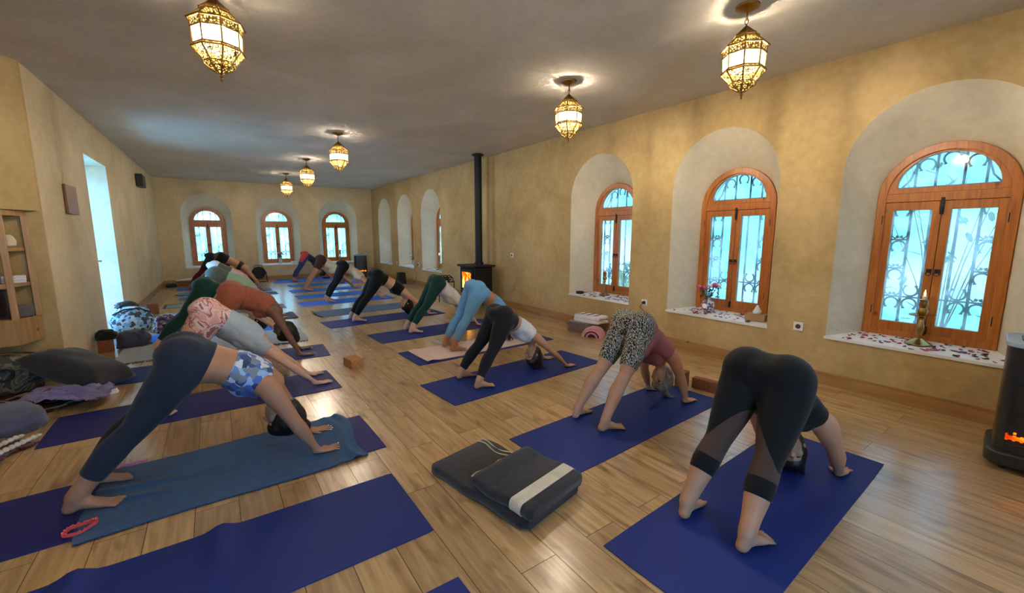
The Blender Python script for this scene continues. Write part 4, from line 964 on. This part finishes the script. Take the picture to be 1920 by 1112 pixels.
# ------------------------------------------------------------------ corner cupboard
cb = tag(empty('corner_cupboard', (-1.9,5.6,.43)), 'built-in wooden corner cupboard with open glazed shelves at left edge', 'cupboard')
w = MB(); PL = [(-3.0,5.825),(-3.0,5.54),(-1.476,5.54),(-1.388,5.825)]
O = cb.location; q = lambda a,c,d_: (a-O.x, c-O.y, d_-O.z)
MB().prism(PL, q, .43, .667).build('bottom_panel', M['cupboard'], cb, bevel=.004)
MB().prism(PL, q, 1.582, 1.634).build('top_panel', M['cupboard'], cb, bevel=.004)
for z in (.952, 1.269): MB().prism([(-2.99,5.82),(-2.99,5.56),(-1.495,5.56),(-1.41,5.82)], q, z, z+.03).build('shelf', M['cupboard'], cb)
for x,y in ((-1.492,5.562),(-1.402,5.80),(-1.92,5.562),(-2.45,5.562)): MB().box((x-O.x,y-O.y,1.125-O.z),(.048,.048,.93), Matrix.Rotation(.3 if x > -1.6 else 0,4,'Z')).build('post', M['cupboard'], cb, bevel=.004)
for z in (.952, 1.269):
    MB().bx(-2.99-O.x,-1.495-O.x,5.54-O.y,5.567-O.y,z-.008-O.z,z+.036-O.z).build('rail', M['cupboard'], cb, bevel=.003)
dk = CL('dark_wine_cloth',44,24,30)
tag(MB().bx(-1.89,-1.55,5.60,5.80,.668,.915).build('folded_blanket', dk, None, bevel=.03), 'dark wine folded blanket on the lowest cupboard shelf', 'blanket')
tag(MB().bx(-.07,.07,-.05,.05,0,.11).build('folded_towel', FB['slate'], None, (-1.475,5.70,.668), .2, bevel=.02), 'grey folded cloth at the end of the lowest cupboard shelf', 'towel')
for k in range(3): tag(MB().bx(-.075,.075,-.055,.055,0,.022).build('folded_napkin', FB['white'], None, (-1.50,5.70,.983+.0225*k), .25+.03*k, bevel=.006), ['lowest','middle','topmost'][k]+' white folded napkin of the pile on the middle cupboard shelf', 'napkin', 'white napkins in the cupboard')
tag(MB().lathe([(.03,0),(.055,.02),(.06,.06),(.045,.10),(.03,.115)], 16).build('cream_jar', FB['cream'], None, (-1.50,5.69,1.300)), 'cream rounded jar on the top cupboard shelf', 'jar')
tag(MB().bx(-.10,.10,-.06,.06,0,.08).build('dark_basket', dk, None, (-1.72,5.68,.983), bevel=.02), 'dark low basket on the middle cupboard shelf', 'basket')
# ------------------------------------------------------------------ cloth and things on the floor
def blob(name, mat, loc, dims, rz=0, seed=0, amp=.25, fr=3, sub=4, parent=None, flat=.5, bottom=0, fold=0):
    """soft lump of cloth: noisy squashed ball, flattened on the floor"""
    bm = bmesh.new(); bmesh.ops.create_icosphere(bm, subdivisions=sub, radius=1)
    for v in bm.verts:
        d = v.co.copy(); n = mnoise.fractal(d*fr*.6+Vector((seed*7.1,seed*3.3,0)), 1, 2, 3)*amp
        if fold: n += fold*math.sin((d.x*3+d.y*2+seed)*4+3*mnoise.noise(d*2+Vector((seed,0,0))))
        e = 1+n; x = math.copysign(abs(d.x)**.75,d.x)*e; y = math.copysign(abs(d.y)**.75,d.y)*e; z = d.z*e
        z = max(z, -flat) ; v.co = Vector((x*dims[0], y*dims[1], (z+flat)*dims[2]/(1+flat)+bottom))
    me = bpy.data.meshes.new(name); bm.to_mesh(me); bm.free()
    me.polygons.foreach_set('use_smooth', [True]*len(me.polygons)); me.materials.append(mat)
    o = bpy.data.objects.new(name, me); COL.objects.link(o); o.location = loc; o.rotation_euler.z = rz
    if parent: o.parent = parent
    return o
def strip(pts, wdt, ax, th=.004):
    """band of cloth following a path: pts (x,z) profile swept along ax"""
def folded(name, mat, L, W_, H, layers=3, r=.5, seed=0, amp=.006, xr=None, grow=0):
    """stack of folded layers with rounded fold at +x side"""
    b = MB(); t = H/layers; rd = random.Random(seed)
    for k in range(layers):
        z0 = k*t; sh = rd.uniform(-.012,.012); R = []
        nx, nr = 24, 8
        prof = []
        for j in range(nr+1): a = -PI/2+PI*j/nr; prof.append((W_/2+t*.5*math.cos(a)*.8+sh, z0+t/2+t*.5*math.sin(a)))
        for j in range(nr+1): a = PI/2+PI*j/nr; prof.append((-W_/2+t*.5*math.cos(a)*.8+sh, z0+t/2+t*.5*math.sin(a)))
        if grow: cz = z0+t/2; prof = [(y+(grow if y > 0 else -grow), z+(grow if z > cz else -grow)) for y,z in prof]
        x0_, x1_ = xr or (-L/2, L/2)
        for i in range(nx+1):
            x = x0_+(x1_-x0_)*i/nx; e = 1-.10*max(0, (abs(x)/(L/2))-.92)/.08
            R.append([(x, y*e+amp*mnoise.noise(Vector((x*6,k*3+seed,0))), max(0, z0+t/2+(z-z0-t/2)*e + amp*1.2*mnoise.noise(Vector((x*5,y*5,k+seed))))) for y,z in prof])
        b.rings(R)
    return b
# big folded charcoal blanket in the foreground
BLK = CL('charcoal_wool',42,40,43,var=.3,vs=30); CREAM = CL('cream_wool',214,206,190,var=.12)
th_ = math.radians(-66)
bl = tag(empty('folded_blanket', (1.26,1.885,0), math.radians(-78)), 'charcoal wool blanket with white stripe, folded on the bare floor in the foreground', 'blanket')
folded('lower_fold', BLK, .76, .43, .055, 1, seed=3, amp=.010).build('lower_fold', BLK, bl, bevel=0)
fo = folded('upper_fold', BLK, .43, .42, .062, 1, seed=5, amp=.012); fo.v = [(x+.185, y+.005, z+.052+(.012*max(0,1-abs(x+.2)*8))) for x,y,z in fo.v]
up = fo.build('upper_fold', BLK, bl)
sp2 = folded('s', CREAM, .43, .42, .062, 1, seed=5, amp=.012, xr=(.075,.150), grow=.003); sp2.v = [(x+.185, y+.005, z+.052) for x,y,z in sp2.v]
sp2.build('white_stripe', CREAM, up)
for k,(xa,ya,xb,yb,z) in enumerate(((-.33,-.20,-.03,.21,.057),(-.29,-.21,.02,.21,.058))):
    pass
def piping(P_, nm='piping', r=.0042): return MB().tube(P_, r, 6).build(nm, CREAM, bl)
piping([(-.033,-.21+.42*k/12,.112+.006*math.sin(k*1.3)) for k in range(13)])
piping([(-.036,-.20+.41*k/12,.074+.005*math.sin(k*1.1)) for k in range(13)])
piping([(-.39+.36*k/10,.150+.012*math.sin(k*.9),.058+.006*math.sin(k*.8)) for k in range(11)])
piping([(-.39+.36*k/10,.185+.010*math.sin(k*.8+1),.058+.006*math.sin(k*.9)) for k in range(11)])
# cork blocks
def block(loc, rz, size, mat, lab):
    tag(MB().bx(-size[0]/2,size[0]/2,-size[1]/2,size[1]/2,0,size[2]).build('yoga_block', mat, None, loc, rz, bevel=.006), lab, 'yoga block', 'cork yoga blocks')
block((1.15,4.64,0), .15, (.14,.22,.085), M['cork'], 'cork yoga block alone in the centre aisle between the two rows of mats')
block((3.60,2.01,0), .12, (.075,.25,.10), M['darkcork'], 'long brown cork block lying on edge beside the pink-vested person')
block((3.50,2.20,0), .2, (.10,.10,.155), M['darkcork'], 'upright brown cork block behind the hand of the pink-vested person')
block((-1.17,6.95,0), .1, (.14,.12,.15), M['darkcork'], 'dark cork block in front of the grey jacket near the doorway')
block((-.98,9.85,0), .1, (.16,.12,.17), M['darkcork'], 'square brown block standing by the left wall beyond the patterned bag')
block((-.72,14.72,0), .05, (.42,.12,.14), M['darkcork'], 'long brown block in front of the white cloth pile in back left corner')
tag(MB().tube([(3.66,1.87,.012),(3.70,1.84,.02),(3.76,1.82,.012),(3.80,1.85,.01),(3.74,1.88,.012),(3.68,1.88,.02)], .012, 6).build('yoga_strap', FB['white'], None), 'white strap end lying at the end of the long cork block', 'strap')
# towels
TEAL = CL('teal_terry',24,76,126,var=.12,vs=30,bs=400); PEACH = CL('peach_towel',226,192,180,var=.06)
tw = sheet('towel', .03, 2.97, 1.36, .74, 1.5, TEAL, th=.006, z=.006, nx=90, ny=48,
   wave=lambda x,y: .004*abs(mnoise.noise(Vector((x*6,y*9,1)))) + .022*math.exp(-((x-.625-.05*math.sin(y*7))/.028)**2) + .012*math.exp(-((x-.55-.06*math.sin(y*5+1))/.03)**2) + .012*math.exp(-((y-.10+.25*(x+.62))/.02)**2)*max(0,min(1,(-.15-x)*4)) + .010*math.exp(-((y+.02+.30*(x+.62))/.018)**2)*max(0,min(1,(-.2-x)*4)),
   warp=lambda x,y: (x+.03*math.sin(y*8)*(1 if x > 0 else .6), y*(1+.03*math.sin(x*5))))
tag(tw, 'teal blue terry towel spread over the indigo mat at left front', 'towel')
tp = sheet('towel', 2.70, 4.56, 1.72, .56, 1.5, PEACH, th=.006, z=.006, nx=80, ny=20, wave=lambda x,y: .003*abs(mnoise.noise(Vector((x*5,y*7,5)))) + .022*math.exp(-((x+.80)/.06)**2)*(.4+.8*max(0,-y*2)))
tag(tp, 'pale pink towel laid over the mat of the person in sky blue', 'towel')
MB().bx(.60,.84,-.22,.22,.0135,.0155).build('white_end', FB['white'], tp, bevel=0)
pb = sheet('blanket', -.03, 6.60, 1.98, .92, -1, CL('pale_cotton',176,186,192,var=.1), th=.010, nx=80, ny=30, rag=.012, wave=lambda x,y: .010*abs(mnoise.noise(Vector((x*4,y*6,2)))))
tag(pb, 'pale grey cotton blanket spread flat with a ragged dark-fringed edge on the left', 'blanket')
fr_ = MB(); rd = random.Random(5)
for k in range(70):
    x = -.97+1.94*k/69; fr_.tube([(x,-.455,.008),(x+rd.uniform(-.012,.012),-.49,.006),(x+rd.uniform(-.02,.02),-.51-rd.uniform(0,.02),.004)], .004, 4)
fr_.build('fringe', CL('dark_fringe',52,50,50), pb)
# coral headband on the mat
CORAL = mk('coral_elastic', rgb(236,86,88), .7, var=.12, vs=60)
hb = MB(); R = []; n = 40
for k in range(n+1):
    a = 2*PI*k/n; rx, ry = .055*(1+.12*math.sin(2*a)), .034*(1+.18*math.sin(3*a+1)); cx, cy = rx*math.cos(a), ry*math.sin(a)
    wd = .022*(1+.25*math.sin(a*17)); R.append([(cx*q_,cy*q_,z) for q_,z in ((1,.003),(1.16,.006),(1.16,wd),(1,wd-.003))])
hb.rings(R, True, False); tag(hb.build('headband', CORAL, None, (-.635,2.70,.0125), .35), 'coral red elastic headband dropped on the edge of the teal towel', 'headband')
PINKS = mk('pink_print_ribbon', rgb(206,120,150), .8, var=.3, vs=40)
tag(MB().box((0,0,.012),(.14,.02,.012)).build('ribbon', PINKS, None, (-.52,3.335,.006), .05, bevel=.003), 'short pink ribbon on the far edge of the teal towel', 'ribbon')
# folded blankets by the right wall
gw = CL('grey_wool',112,98,96); 
a_ = tag(folded('b', None, .30, .34, .15, 2, seed=8, amp=.02).build('rolled_blanket', gw, None, (4.38,4.38,0), .25), 'grey folded blanket against the right wall skirting, below the white one', 'blanket')
bw = tag(empty('striped_blanket', (4.43,4.30,.15), .15), 'white blanket with dark stripes folded on top of the grey one', 'blanket')
folded('b', None, .26, .40, .10, 2, seed=9, amp=.02).build('blanket_body', FB['white'], bw)
for y in (-.10, .02, .13): MB().bx(-.125,.125,y-.012,y+.012,.100,.106).build('stripe', BLK, bw, bevel=.002)
pk = tag(empty('striped_blanket', (4.28,4.10,0), .6), 'pink and maroon striped folded blanket at the foot of the white blanket', 'blanket')
for k in range(5):
    R = []
    for j in range(13):
        an = PI*j/12; r0 = .035+.024*k; R.append([(-.12,r0*math.cos(an),r0*math.sin(an)*.85),(.12,r0*math.cos(an),r0*math.sin(an)*.85),(.12,(r0+.02)*math.cos(an),(r0+.02)*math.sin(an)*.85),(-.12,(r0+.02)*math.cos(an),(r0+.02)*math.sin(an)*.85)])
    MB().rings(R).build('fold', [CL('maroon_wool',96,44,58),CL('pink_wool',224,170,178),CL('maroon_wool2',104,50,62),CL('pink_wool2',228,178,184),CL('pink_wool3',214,150,164)][k], pk)

# ------------------------------------------------------------------ belongings on the left
def pillow(name, mat, loc, L, W_, H, rot, seed=1, n=26):
    b = MB(); top = []; bot = []
    for j in range(n+1):
        for i in range(n+1):
            u, v = 2*i/n-1, 2*j/n-1; pin = 1-.10*(u*u*(1-v*v)*0+ (1-abs(u))*v**6*.0)
            x = u*L/2*(1-.09*(1-v*v)*abs(u)**3); y = v*W_/2*(1-.09*(1-u*u)*abs(v)**3)
            h = H/2*((1-u**4)*(1-v**4))**.55*(1+.18*mnoise.noise(Vector((u*1.6,v*1.6,seed)))) + .006*abs(mnoise.noise(Vector((u*7,v*7,seed))))*(1-u*u)*(1-v*v)
            top.append((x,y,h)); bot.append((x,y,-h))
    m = n+1; k = len(top); fs = []
    for j in range(n):
        for i in range(n):
            a = j*m+i; fs += [(a,a+1,a+m+1,a+m),(k+a,k+a+m,k+a+m+1,k+a+1)]
    b.add(top+bot, fs); o = b.build(name, mat, None, loc, sharp=80)
    bm = bmesh.new(); bm.from_mesh(o.data); bmesh.ops.remove_doubles(bm, verts=bm.verts, dist=.0006); bmesh.ops.recalc_face_normals(bm, faces=bm.faces); bm.to_mesh(o.data); bm.free()
    o.rotation_euler = rot; return o
tag(pillow('cushion', CL('charcoal_cushion',48,48,52,var=.2), (-1.10,5.36,.20), .66, .48, .25, (math.radians(-8), math.radians(22), math.radians(-32))), 'big charcoal cushion leaning on the floor beside the camouflage bag', 'cushion')
tag(blob('sock', FB['white'], (-.86,5.05,.0), (.05,.035,.05), .4, 11, .2), 'small white crumpled sock at the corner of the charcoal cushion', 'sock')
CAMO = mat_print('camouflage_cloth', [rgb(92,88,72), rgb(132,122,96), rgb(70,72,70), rgb(108,104,98), rgb(56,58,56)], 'noise', 6, .85, dist=1.2)
bg_ = tag(blob('duffel_bag', CAMO, (-1.66,5.50,.03), (.30,.17,.33), .5, 5, .12, 2, flat=.5), 'camouflage duffel bag on the floor at the left edge below the cupboard', 'bag')
def pt_(o, P_, nm, mat, r=.012): return MB().tube(P_, r, 6).build(nm, mat, o)
pt_(bg_, [(-.30,-.02,.30),(-.15,-.02,.36),(.10,-.02,.36),(.28,0,.30)], 'zip', M['black'], .010)
pt_(bg_, [(.02+.05*math.cos(a),-.195,.19+.05*math.sin(a)) for a in [2*PI*k/14 for k in range(15)]], 'ring', M['black'], .012)
pt_(bg_, [(-.10,-.19,.26),(-.10,-.20,.14)], 'strap', M['black'], .012)
LAV = CL('lavender_cotton',124,116,168,var=.14,vs=20)
def drape(name, mat, loc, L, W_, rz, lab, cat, seed, amp=.05, base_=.012, th=.006):
    o = sheet(name, loc[0], loc[1], L, W_, rz, mat, th=th, z=loc[2], nx=56, ny=40, rag=.02,
        wave=lambda x,y: base_+amp*abs(mnoise.fractal(Vector((x*5+seed,y*7,seed)), 1, 2, 3))*max(.15,1-(2*abs(x)/L)**3) + amp*.35*abs(math.sin(x*17+y*9+seed+2*mnoise.noise(Vector((x*4,y*4,seed))))),
        warp=lambda x,y: (x+.05*math.sin(y*9+seed), y+.05*math.sin(x*7+seed)))
    return tag(o, lab, cat)
drape('shirt', LAV, (-1.12,4.90,.05), .60, .38, -22, 'lavender shirt thrown over the striped rug on the left', 'shirt', 2.0, .07, .03)
RUG = mat_print('striped_kilim', [rgb(70,28,36), rgb(28,24,26), rgb(84,36,44), rgb(34,28,30), rgb(150,142,128), rgb(40,32,32)], 'wave', 1.1, .95, dist=.25)
drape('kilim_rug', RUG, (-1.46,5.08,0), .9, .56, -58, 'dark striped woollen rug bunched beneath the lavender shirt', 'rug', 4.0, .04, .008, .008)
drape('rust_scarf', CL('rust_knit',116,66,48), (-1.16,5.06,.06), .40, .14, -20, 'rust knitted scarf showing between the cushion and the lavender shirt', 'scarf', 5.5, .05, .02)
rg = drape('kilim_rug', CL('maroon_rug',84,32,40), (-1.40,3.95,0), .62, .5, 60, 'maroon rug with chunky cream braid at the lower left edge', 'rug', 6.5, .02, .006, .01)
for y in (-.06,-.17):
    br = MB()
    for k in range(36):
        x = -.30+.6*k/35; br.ell((x,y+.009*(-1)**k,.046),(.019,.014,.013),8,5, Matrix.Rotation(.6*(-1)**k,3,'Z'))
    br.build('braid', CREAM, rg)
tag(blob('cloth_bag', CL('blue_grey_felt',84,86,110,var=.12), (-1.36,4.52,0), (.22,.24,.17), .3, 8, .10, 2, flat=.4), 'blue-grey felt bag lying at the left edge in front of the rug', 'bag')
# by the doorway
gj = CL('grey_jacket',74,72,86,var=.2)
tag(blob('jacket', gj, (-.93,7.06,.012), (.17,.13,.20), .1, 12, .18, 3, flat=.4, fold=.05), 'grey bundled jacket on the floor by the doorway', 'jacket')
tag(blob('wool_hat', CL('black_fleece',26,22,22), (-1.16,6.96,.151), (.10,.09,.12), .1, 13, .2, 4, flat=.5), 'fluffy black bundle on the dark cork block beside the grey jacket', 'bundle')
PLAID = mat_print('blue_white_print', [rgb(120,176,216), rgb(196,214,224), rgb(60,66,84), rgb(150,196,226), rgb(86,92,104)], 'voronoi', 30, .8, dist=.04)
tb = tag(blob('tote_bag', PLAID, (-1.08,8.28,0), (.25,.18,.36), .25, 15, .12, 2, flat=.6), 'blue and white patterned tote bag in front of the bright doorway', 'bag')
pt_(tb, [(-.21,-.08,.27),(-.09,-.13,.34),(.09,-.13,.34),(.21,-.08,.26)], 'rim', M['black'], .012)
tag(blob('scarf', mat_print('dark_patchwork', [rgb(40,34,40), rgb(110,60,50), rgb(150,130,120), rgb(50,46,60)], 'voronoi', 30, .85, dist=.04), (-.66,7.90,.0), (.15,.15,.24), .2, 17, .22, 3, flat=.5), 'dark patchwork scarf heaped right of the patterned tote', 'scarf')
tag(blob('wrap', CL('slate_wrap',58,62,78), (-.36,7.74,0), (.17,.09,.08), -.1, 19, .2, 3, flat=.4), 'slate wrap trailing onto the bright blue mat', 'wrap')
tag(blob('white_cloth', FB['white'], (-1.58,8.62,0), (.15,.13,.42), .3, 21, .25, 4, flat=.7), 'white cloth heaped at the foot of the doorway behind the tote', 'cloth')
tag(blob('black_pouch', M['black'], (-1.12,8.31,.345), (.13,.09,.09), .3, 22, .2, 4, flat=.5), 'black pouch on top of the patterned tote bag', 'pouch')
tag(blob('cloth_pile', FB['white'], (-.62,14.9,0), (.34,.16,.18), .05, 25, .2, 3, flat=.5), 'white and grey cloth pile in the back left corner', 'cloth')
tag(blob('dark_bag', CL('dark_bag_cloth',56,54,60), (-1.0,14.55,0), (.14,.12,.12), .05, 27, .15, 3, flat=.5), 'dark bag on the floor at the left end of the back wall', 'bag')
tag(blob('cyan_towel', mk('cyan_towel_cloth', rgb(70,160,210), .9, var=.15), (-.55,12.5,.006), (.28,.12,.02), 0, 30, .1, 2, flat=.3), 'cyan folded towel at the left end of the bare-backed person mat', 'towel')
# round fan and pink bag near back wall
fan = tag(empty('floor_fan', (1.05,14.62,0), .25), 'round dark floor fan on a low stand by the back wall', 'fan')
f = MB(); f.lathe([(.02,-.05),(.16,-.045),(.185,-.02),(.185,.03),(.15,.05),(.02,.055)], 24); f.v = [(x,z,y+.28) for x,y,z in f.v]; f.build('fan_drum', M['hblack'], fan)
g = MB()
for r in (.05,.09,.13,.165): g.tube([(r*math.cos(a),-.058,.28+r*math.sin(a)) for a in [2*PI*k/24 for k in range(25)]], .004, 4)
g.build('fan_guard', M['steel'], fan)
MB().tube([(-.20,0,.30),(-.21,0,.08),(-.2,-.1,.012),(.2,-.1,.012),(.21,0,.08),(.20,0,.30)], .012, 6).build('stand', M['steel'], fan)
MB().tube([(-.12,.0,.44),(-.10,0,.50),(.10,0,.50),(.12,0,.44)], .010, 6).build('carry_handle', M['steel'], fan)
tag(blob('backpack', mk('pink_nylon', rgb(186,74,110), .6, var=.12), (.72,14.75,0), (.16,.13,.42), .1, 33, .12, 2, flat=.8), 'pink backpack standing to the left of the round fan', 'backpack')
tag(blob('shoes', M['black'], (2.95,14.55,.006), (.16,.06,.06), .1, 35, .2, 4, flat=.4), 'dark shoe-sized bundle on the mat near the back wall', 'bundle')

# ------------------------------------------------------------------ things on the window sills
def sill_at(side, c, da, dd):
    """world point on a sill: da along wall, dd depth from wall face"""
    z = .468+(.502-.468)*(dd+.014)/.434
    return (XR+dd, c+da, z+.0005) if side == 'R' else (c+da, YB+dd, z+.0005)
def candlestick(loc, lab, s=1, tray=False):
    r = tag(empty('candlestick', loc), lab, 'candlestick', 'brass candlesticks on the sills')
    MB().lathe([(.085*s,0),(.086*s,.008*s),(.05*s,.03*s),(.02*s,.05*s),(.016*s,.07*s),(.026*s,.10*s),(.030*s,.13*s),(.018*s,.17*s),(.012*s,.20*s),(.022*s,.215*s),(.014*s,.235*s),(.030*s,.25*s),(.034*s,.275*s),(.022*s,.30*s),(.030*s,.32*s),(.026*s,.345*s),(.028*s,.365*s),(.02*s,.37*s)], 24).build('stem', M['candle_brass'], r)
    if tray: MB().lathe([(.016*s,.234*s),(.078*s,.236*s),(.082*s,.244*s),(.076*s,.242*s),(.016*s,.240*s)], 28).build('drip_tray', M['candle_brass'], r)
    MB().lathe([(.014*s,.365*s),(.014*s,.395*s),(.004*s,.398*s)], 12).build('candle', M['wax'], r)
    MB().lathe([(.001,.398*s),(.007*s,.408*s),(.006*s,.42*s),(.001,.445*s)], 10).build('flame', M['flame'], r)
    return r
def bouquet(loc, lab, cols, s=1, vase='ball', seed=1):
    r = tag(empty('flower_vase', loc), lab, 'vase of flowers', 'flower vases on the sills')
    if vase == 'ball':
        MB().lathe([(.035*s,0),(.036*s,.012*s),(.055*s,.03*s),(.068*s,.065*s),(.060*s,.10*s),(.034*s,.122*s),(.028*s,.14*s),(.034*s,.155*s),(.026*s,.153*s)], 24).build('vase', M['vase'], r)
        md = MB().lathe([(.026*s,-.002),(.026*s,.002)], 16); o = md.build('medallion', M['wax'], r); o.rotation_euler = (0,PI/2,0); o.location = (-.066*s,0,.068*s)
        zt = .15*s
    else:
        MB().lathe([(.035*s,0),(.04*s,.01*s),(.045*s,.08*s),(.03*s,.12*s),(.045*s,.16*s)], 20).build('vase', M['paleglass'], r); zt = .15*s
    rd = random.Random(seed); lf = MB(); pts = []
    for k in range(len(cols)):
        a = 2*PI*k/len(cols)+rd.uniform(-.3,.3); R_ = rd.uniform(.05,.11)*s; pts.append((R_*math.cos(a), R_*math.sin(a), zt+rd.uniform(.10,.17)*s))
    for p in pts: lf.tube([(0,0,zt-.03*s),(p[0]*.5,p[1]*.5,zt+.06*s),p], .003*s, 5)
    for k in range(34):
        a = rd.uniform(0,2*PI); R_ = rd.uniform(.01,.09)*s; c = (R_*math.cos(a),R_*math.sin(a),zt+rd.uniform(0,.11)*s)
        lf.ell(c, (.022*s,.011*s,.004*s), 6, 4, Matrix.Rotation(rd.uniform(0,6),3,'Z') @ Matrix.Rotation(rd.uniform(-1,1),3,'Y'))
    lf.build('foliage', M['leaf'], r)
    for p, cl in zip(pts, cols):
        f = MB()
        for k in range(9):
            a = k*2.4; q_ = .012*s*math.sqrt(k/3); f.ell((p[0]+q_*math.cos(a),p[1]+q_*math.sin(a),p[2]-.002*k*s), (.014*s,.012*s,.010*s), 8, 5)
        f.build('blossom', M[cl], r)
    return r
M['vase'] = mat_print('painted_ceramic', [rgb(206,212,224), rgb(70,92,150), rgb(190,196,210), rgb(150,90,80), rgb(220,222,226)], 'voronoi', 40, .35)
M['paleglass'] = mk('pale_glazed_vase', rgb(190,200,206), .3)
M['leaf'] = mk('rose_leaf', rgb(30,66,48), .6, var=.3, vs=30)
for n_, c_ in (('pinkf',(226,96,140)),('whitef',(244,238,236)),('redf',(190,40,60)),('yellowf',(226,214,60))): M[n_] = mk(n_+'_petal', rgb(*c_), .7, var=.12, vs=60)
candlestick(sill_at('R',.88,.0,.22), 'tall brass candlestick with drip tray and lit candle on the nearest window sill', 1.05, True)
bouquet(sill_at('R',2.60,.17,.20), 'painted round vase of pink and white flowers on the second window sill', ['pinkf','pinkf','redf','pinkf','whitef','pinkf','whitef'], 1.15, 'ball', 3)
candlestick(sill_at('R',4.41,.05,.22), 'slim brass candlestick with lit candle on the third window sill', .98)
tx = tag(empty('tissue_box', sill_at('R',2.60,-.42,.16), .1), 'brown tissue box with a white tissue on the second window sill', 'tissue box')
MB().bx(-.065,.065,-.10,.10,0,.075).build('box', mk('kraft_card', rgb(170,128,88), .8, var=.1), tx, bevel=.006)
t_ = MB(); t_.lathe([(.045,.074),(.052,.10),(.03,.135),(.012,.165),(.004,.17)], 9); t_.v = [(x*(1+.3*math.sin(9*z*30)),y*.8,z) for x,y,z in t_.v]; t_.build('tissue', FB['white'], tx, sharp=80)
tag(MB().lathe([(.05,0),(.062,.012),(.064,.03),(.058,.034),(.05,.014)], 20).build('small_dish', M['black'], None, sill_at('R',4.41,.46,.10)), 'small black dish at the left end of the third window sill', 'dish')
candlestick(sill_at('R',10.3,-.05,.20), 'brass candlestick with lit candle in the far niche nearest the stove', 1)
bouquet(sill_at('R',12.1,-.1,.22), 'vase of pink flowers in the middle far niche of the right wall', ['pinkf','pinkf','whitef','pinkf'], 1.15, 'tall', 6)
bouquet(sill_at('R',13.9,-.2,.22), 'small vase of white flowers in the farthest right wall niche', ['whitef','whitef','whitef'], .8, 'tall', 8)
candlestick(sill_at('B',-.08,.10,.22), 'candlestick with lit candle on the left back window sill', .95)
bouquet(sill_at('B',1.73,.0,.16), 'vase of pink flowers on the middle back window sill', ['pinkf','pinkf','whitef','pinkf','redf'], 1.2, 'tall', 9)
tag(MB().bx(-.09,.09,-.055,.055,0,.07).build('tissue_box', FB['white'], None, sill_at('B',1.73,.40,.16), .1, bevel=.008), 'white tissue box at the right end of the middle back sill', 'tissue box')
candlestick(sill_at('B',3.52,.05,.20), 'candlestick with lit candle on the right back window sill', 1.05)
# scattered petals: one loose scatter per sill
M['petal'] = mat_print('dried_rose_petals', [rgb(60,26,34), rgb(110,36,48), rgb(176,60,80), rgb(50,38,40), rgb(196,110,120)], 'voronoi', 28, .8)
rd = random.Random(12)
WORDS = ['nearest','second','third','sixth from the back','fifth','fourth']
PL_ = [('R',.88,'scattered dried rose petals on the nearest window sill'),('R',2.60,'scattered dried rose petals around the painted vase on the second sill'),('R',4.41,'scattered dried rose petals around the slim candlestick on the third sill'),
  ('R',10.3,'scattered petals on the far niche sill nearest the stove'),('R',13.9,'scattered petals on the farthest right niche sill')]
for sd_, c_, lb in PL_:
    b = MB(); o0 = sill_at(sd_, c_, 0, 0)
    for k in range(95):
        while 1:
            da = rd.uniform(-.52,.52); dd = rd.uniform(.01,.34)
            if abs(da) < .55-.16*dd/.34: break
        p = sill_at(sd_, c_, da, dd); r = rd.uniform(.008,.019); an = rd.uniform(0,PI); R = []
        n = 7; cu = rd.uniform(.1,.5)*r
        vs = []
        for lv in (0, .0022):
            for j in range(n):
                a = 2*PI*j/n; x = r*math.cos(a)*1.3; y = r*math.sin(a)*.8; q_ = (x*math.cos(an)-y*math.sin(an), x*math.sin(an)+y*math.cos(an))
                vs.append((p[0]+q_[0], p[1]+q_[1], p[2]+.0012+lv+cu*(x/r)**2*.5+.0787*max(q_[0],0)))
        b.add(vs, [tuple(range(n-1,-1,-1)), tuple(range(n,2*n))] + [(j,(j+1)%n,n+(j+1)%n,n+j) for j in range(n)])
    tag(b.build('rose_petals', M['petal']), lb, 'petals', 'dried petals on the sills', 'stuff')

# ------------------------------------------------------------------ garden shrubs seen through the misted panes
M['garden'] = mk('garden_leaf', rgb(64,120,70), .7, var=.4, vs=9)
rd = random.Random(21)
def shrub(loc, R, H, n, lab, mt=None, seed=0):
    r = tag(empty('garden_shrub', loc), lab, 'shrub', 'garden shrubs outside the windows')
    st_ = MB(); lf = MB()
    for k in range(9):
        a = rd.uniform(0,2*PI); tip = (R*.7*math.cos(a), R*.7*math.sin(a), H*rd.uniform(.6,1)); st_.tube([(0,0,0),(tip[0]*.4,tip[1]*.4,tip[2]*.5),tip], [.009,.006,.003], 5)
    for k in range(n):
        a = rd.uniform(0,2*PI); q_ = R*math.sqrt(rd.random()); z = H*rd.uniform(.15,1); q_ *= math.sqrt(max(.1,1-((z/H-.5)/.55)**2))
        lf.ell((q_*math.cos(a), q_*math.sin(a), z), (.085,.032,.006), 6, 4, Matrix.Rotation(rd.uniform(0,6.3),3,'Z') @ Matrix.Rotation(rd.uniform(-1,1),3,'Y'))
    st_.build('stems', M['plaque'], r); lf.build('foliage', mt or M['garden'], r)
shrub((7.4,1.2,-.1), .9, 3.0, 70, 'tall sparse shrub outside the nearest window, seen through misted glass')
shrub((7.2,4.5,-.1), .6, 1.5, 60, 'sparse shrub outside the second window, seen through misted glass')
shrub((6.35,5.3,-.1), .40, 1.0, 90, 'low green shrub outside the third window with a yellow bloom')
f_ = MB()
for k in range(14):
    a = k*2.4; q_ = .045*math.sqrt(k); f_.ell((-.12,q_*math.cos(a)-.02,.66+q_*math.sin(a)), (.02,.05,.04), 8, 5)
f_.build('yellow_bloom', M['yellowf'], [o for o in bpy.data.objects if o.name.startswith('garden_shrub')][-1])
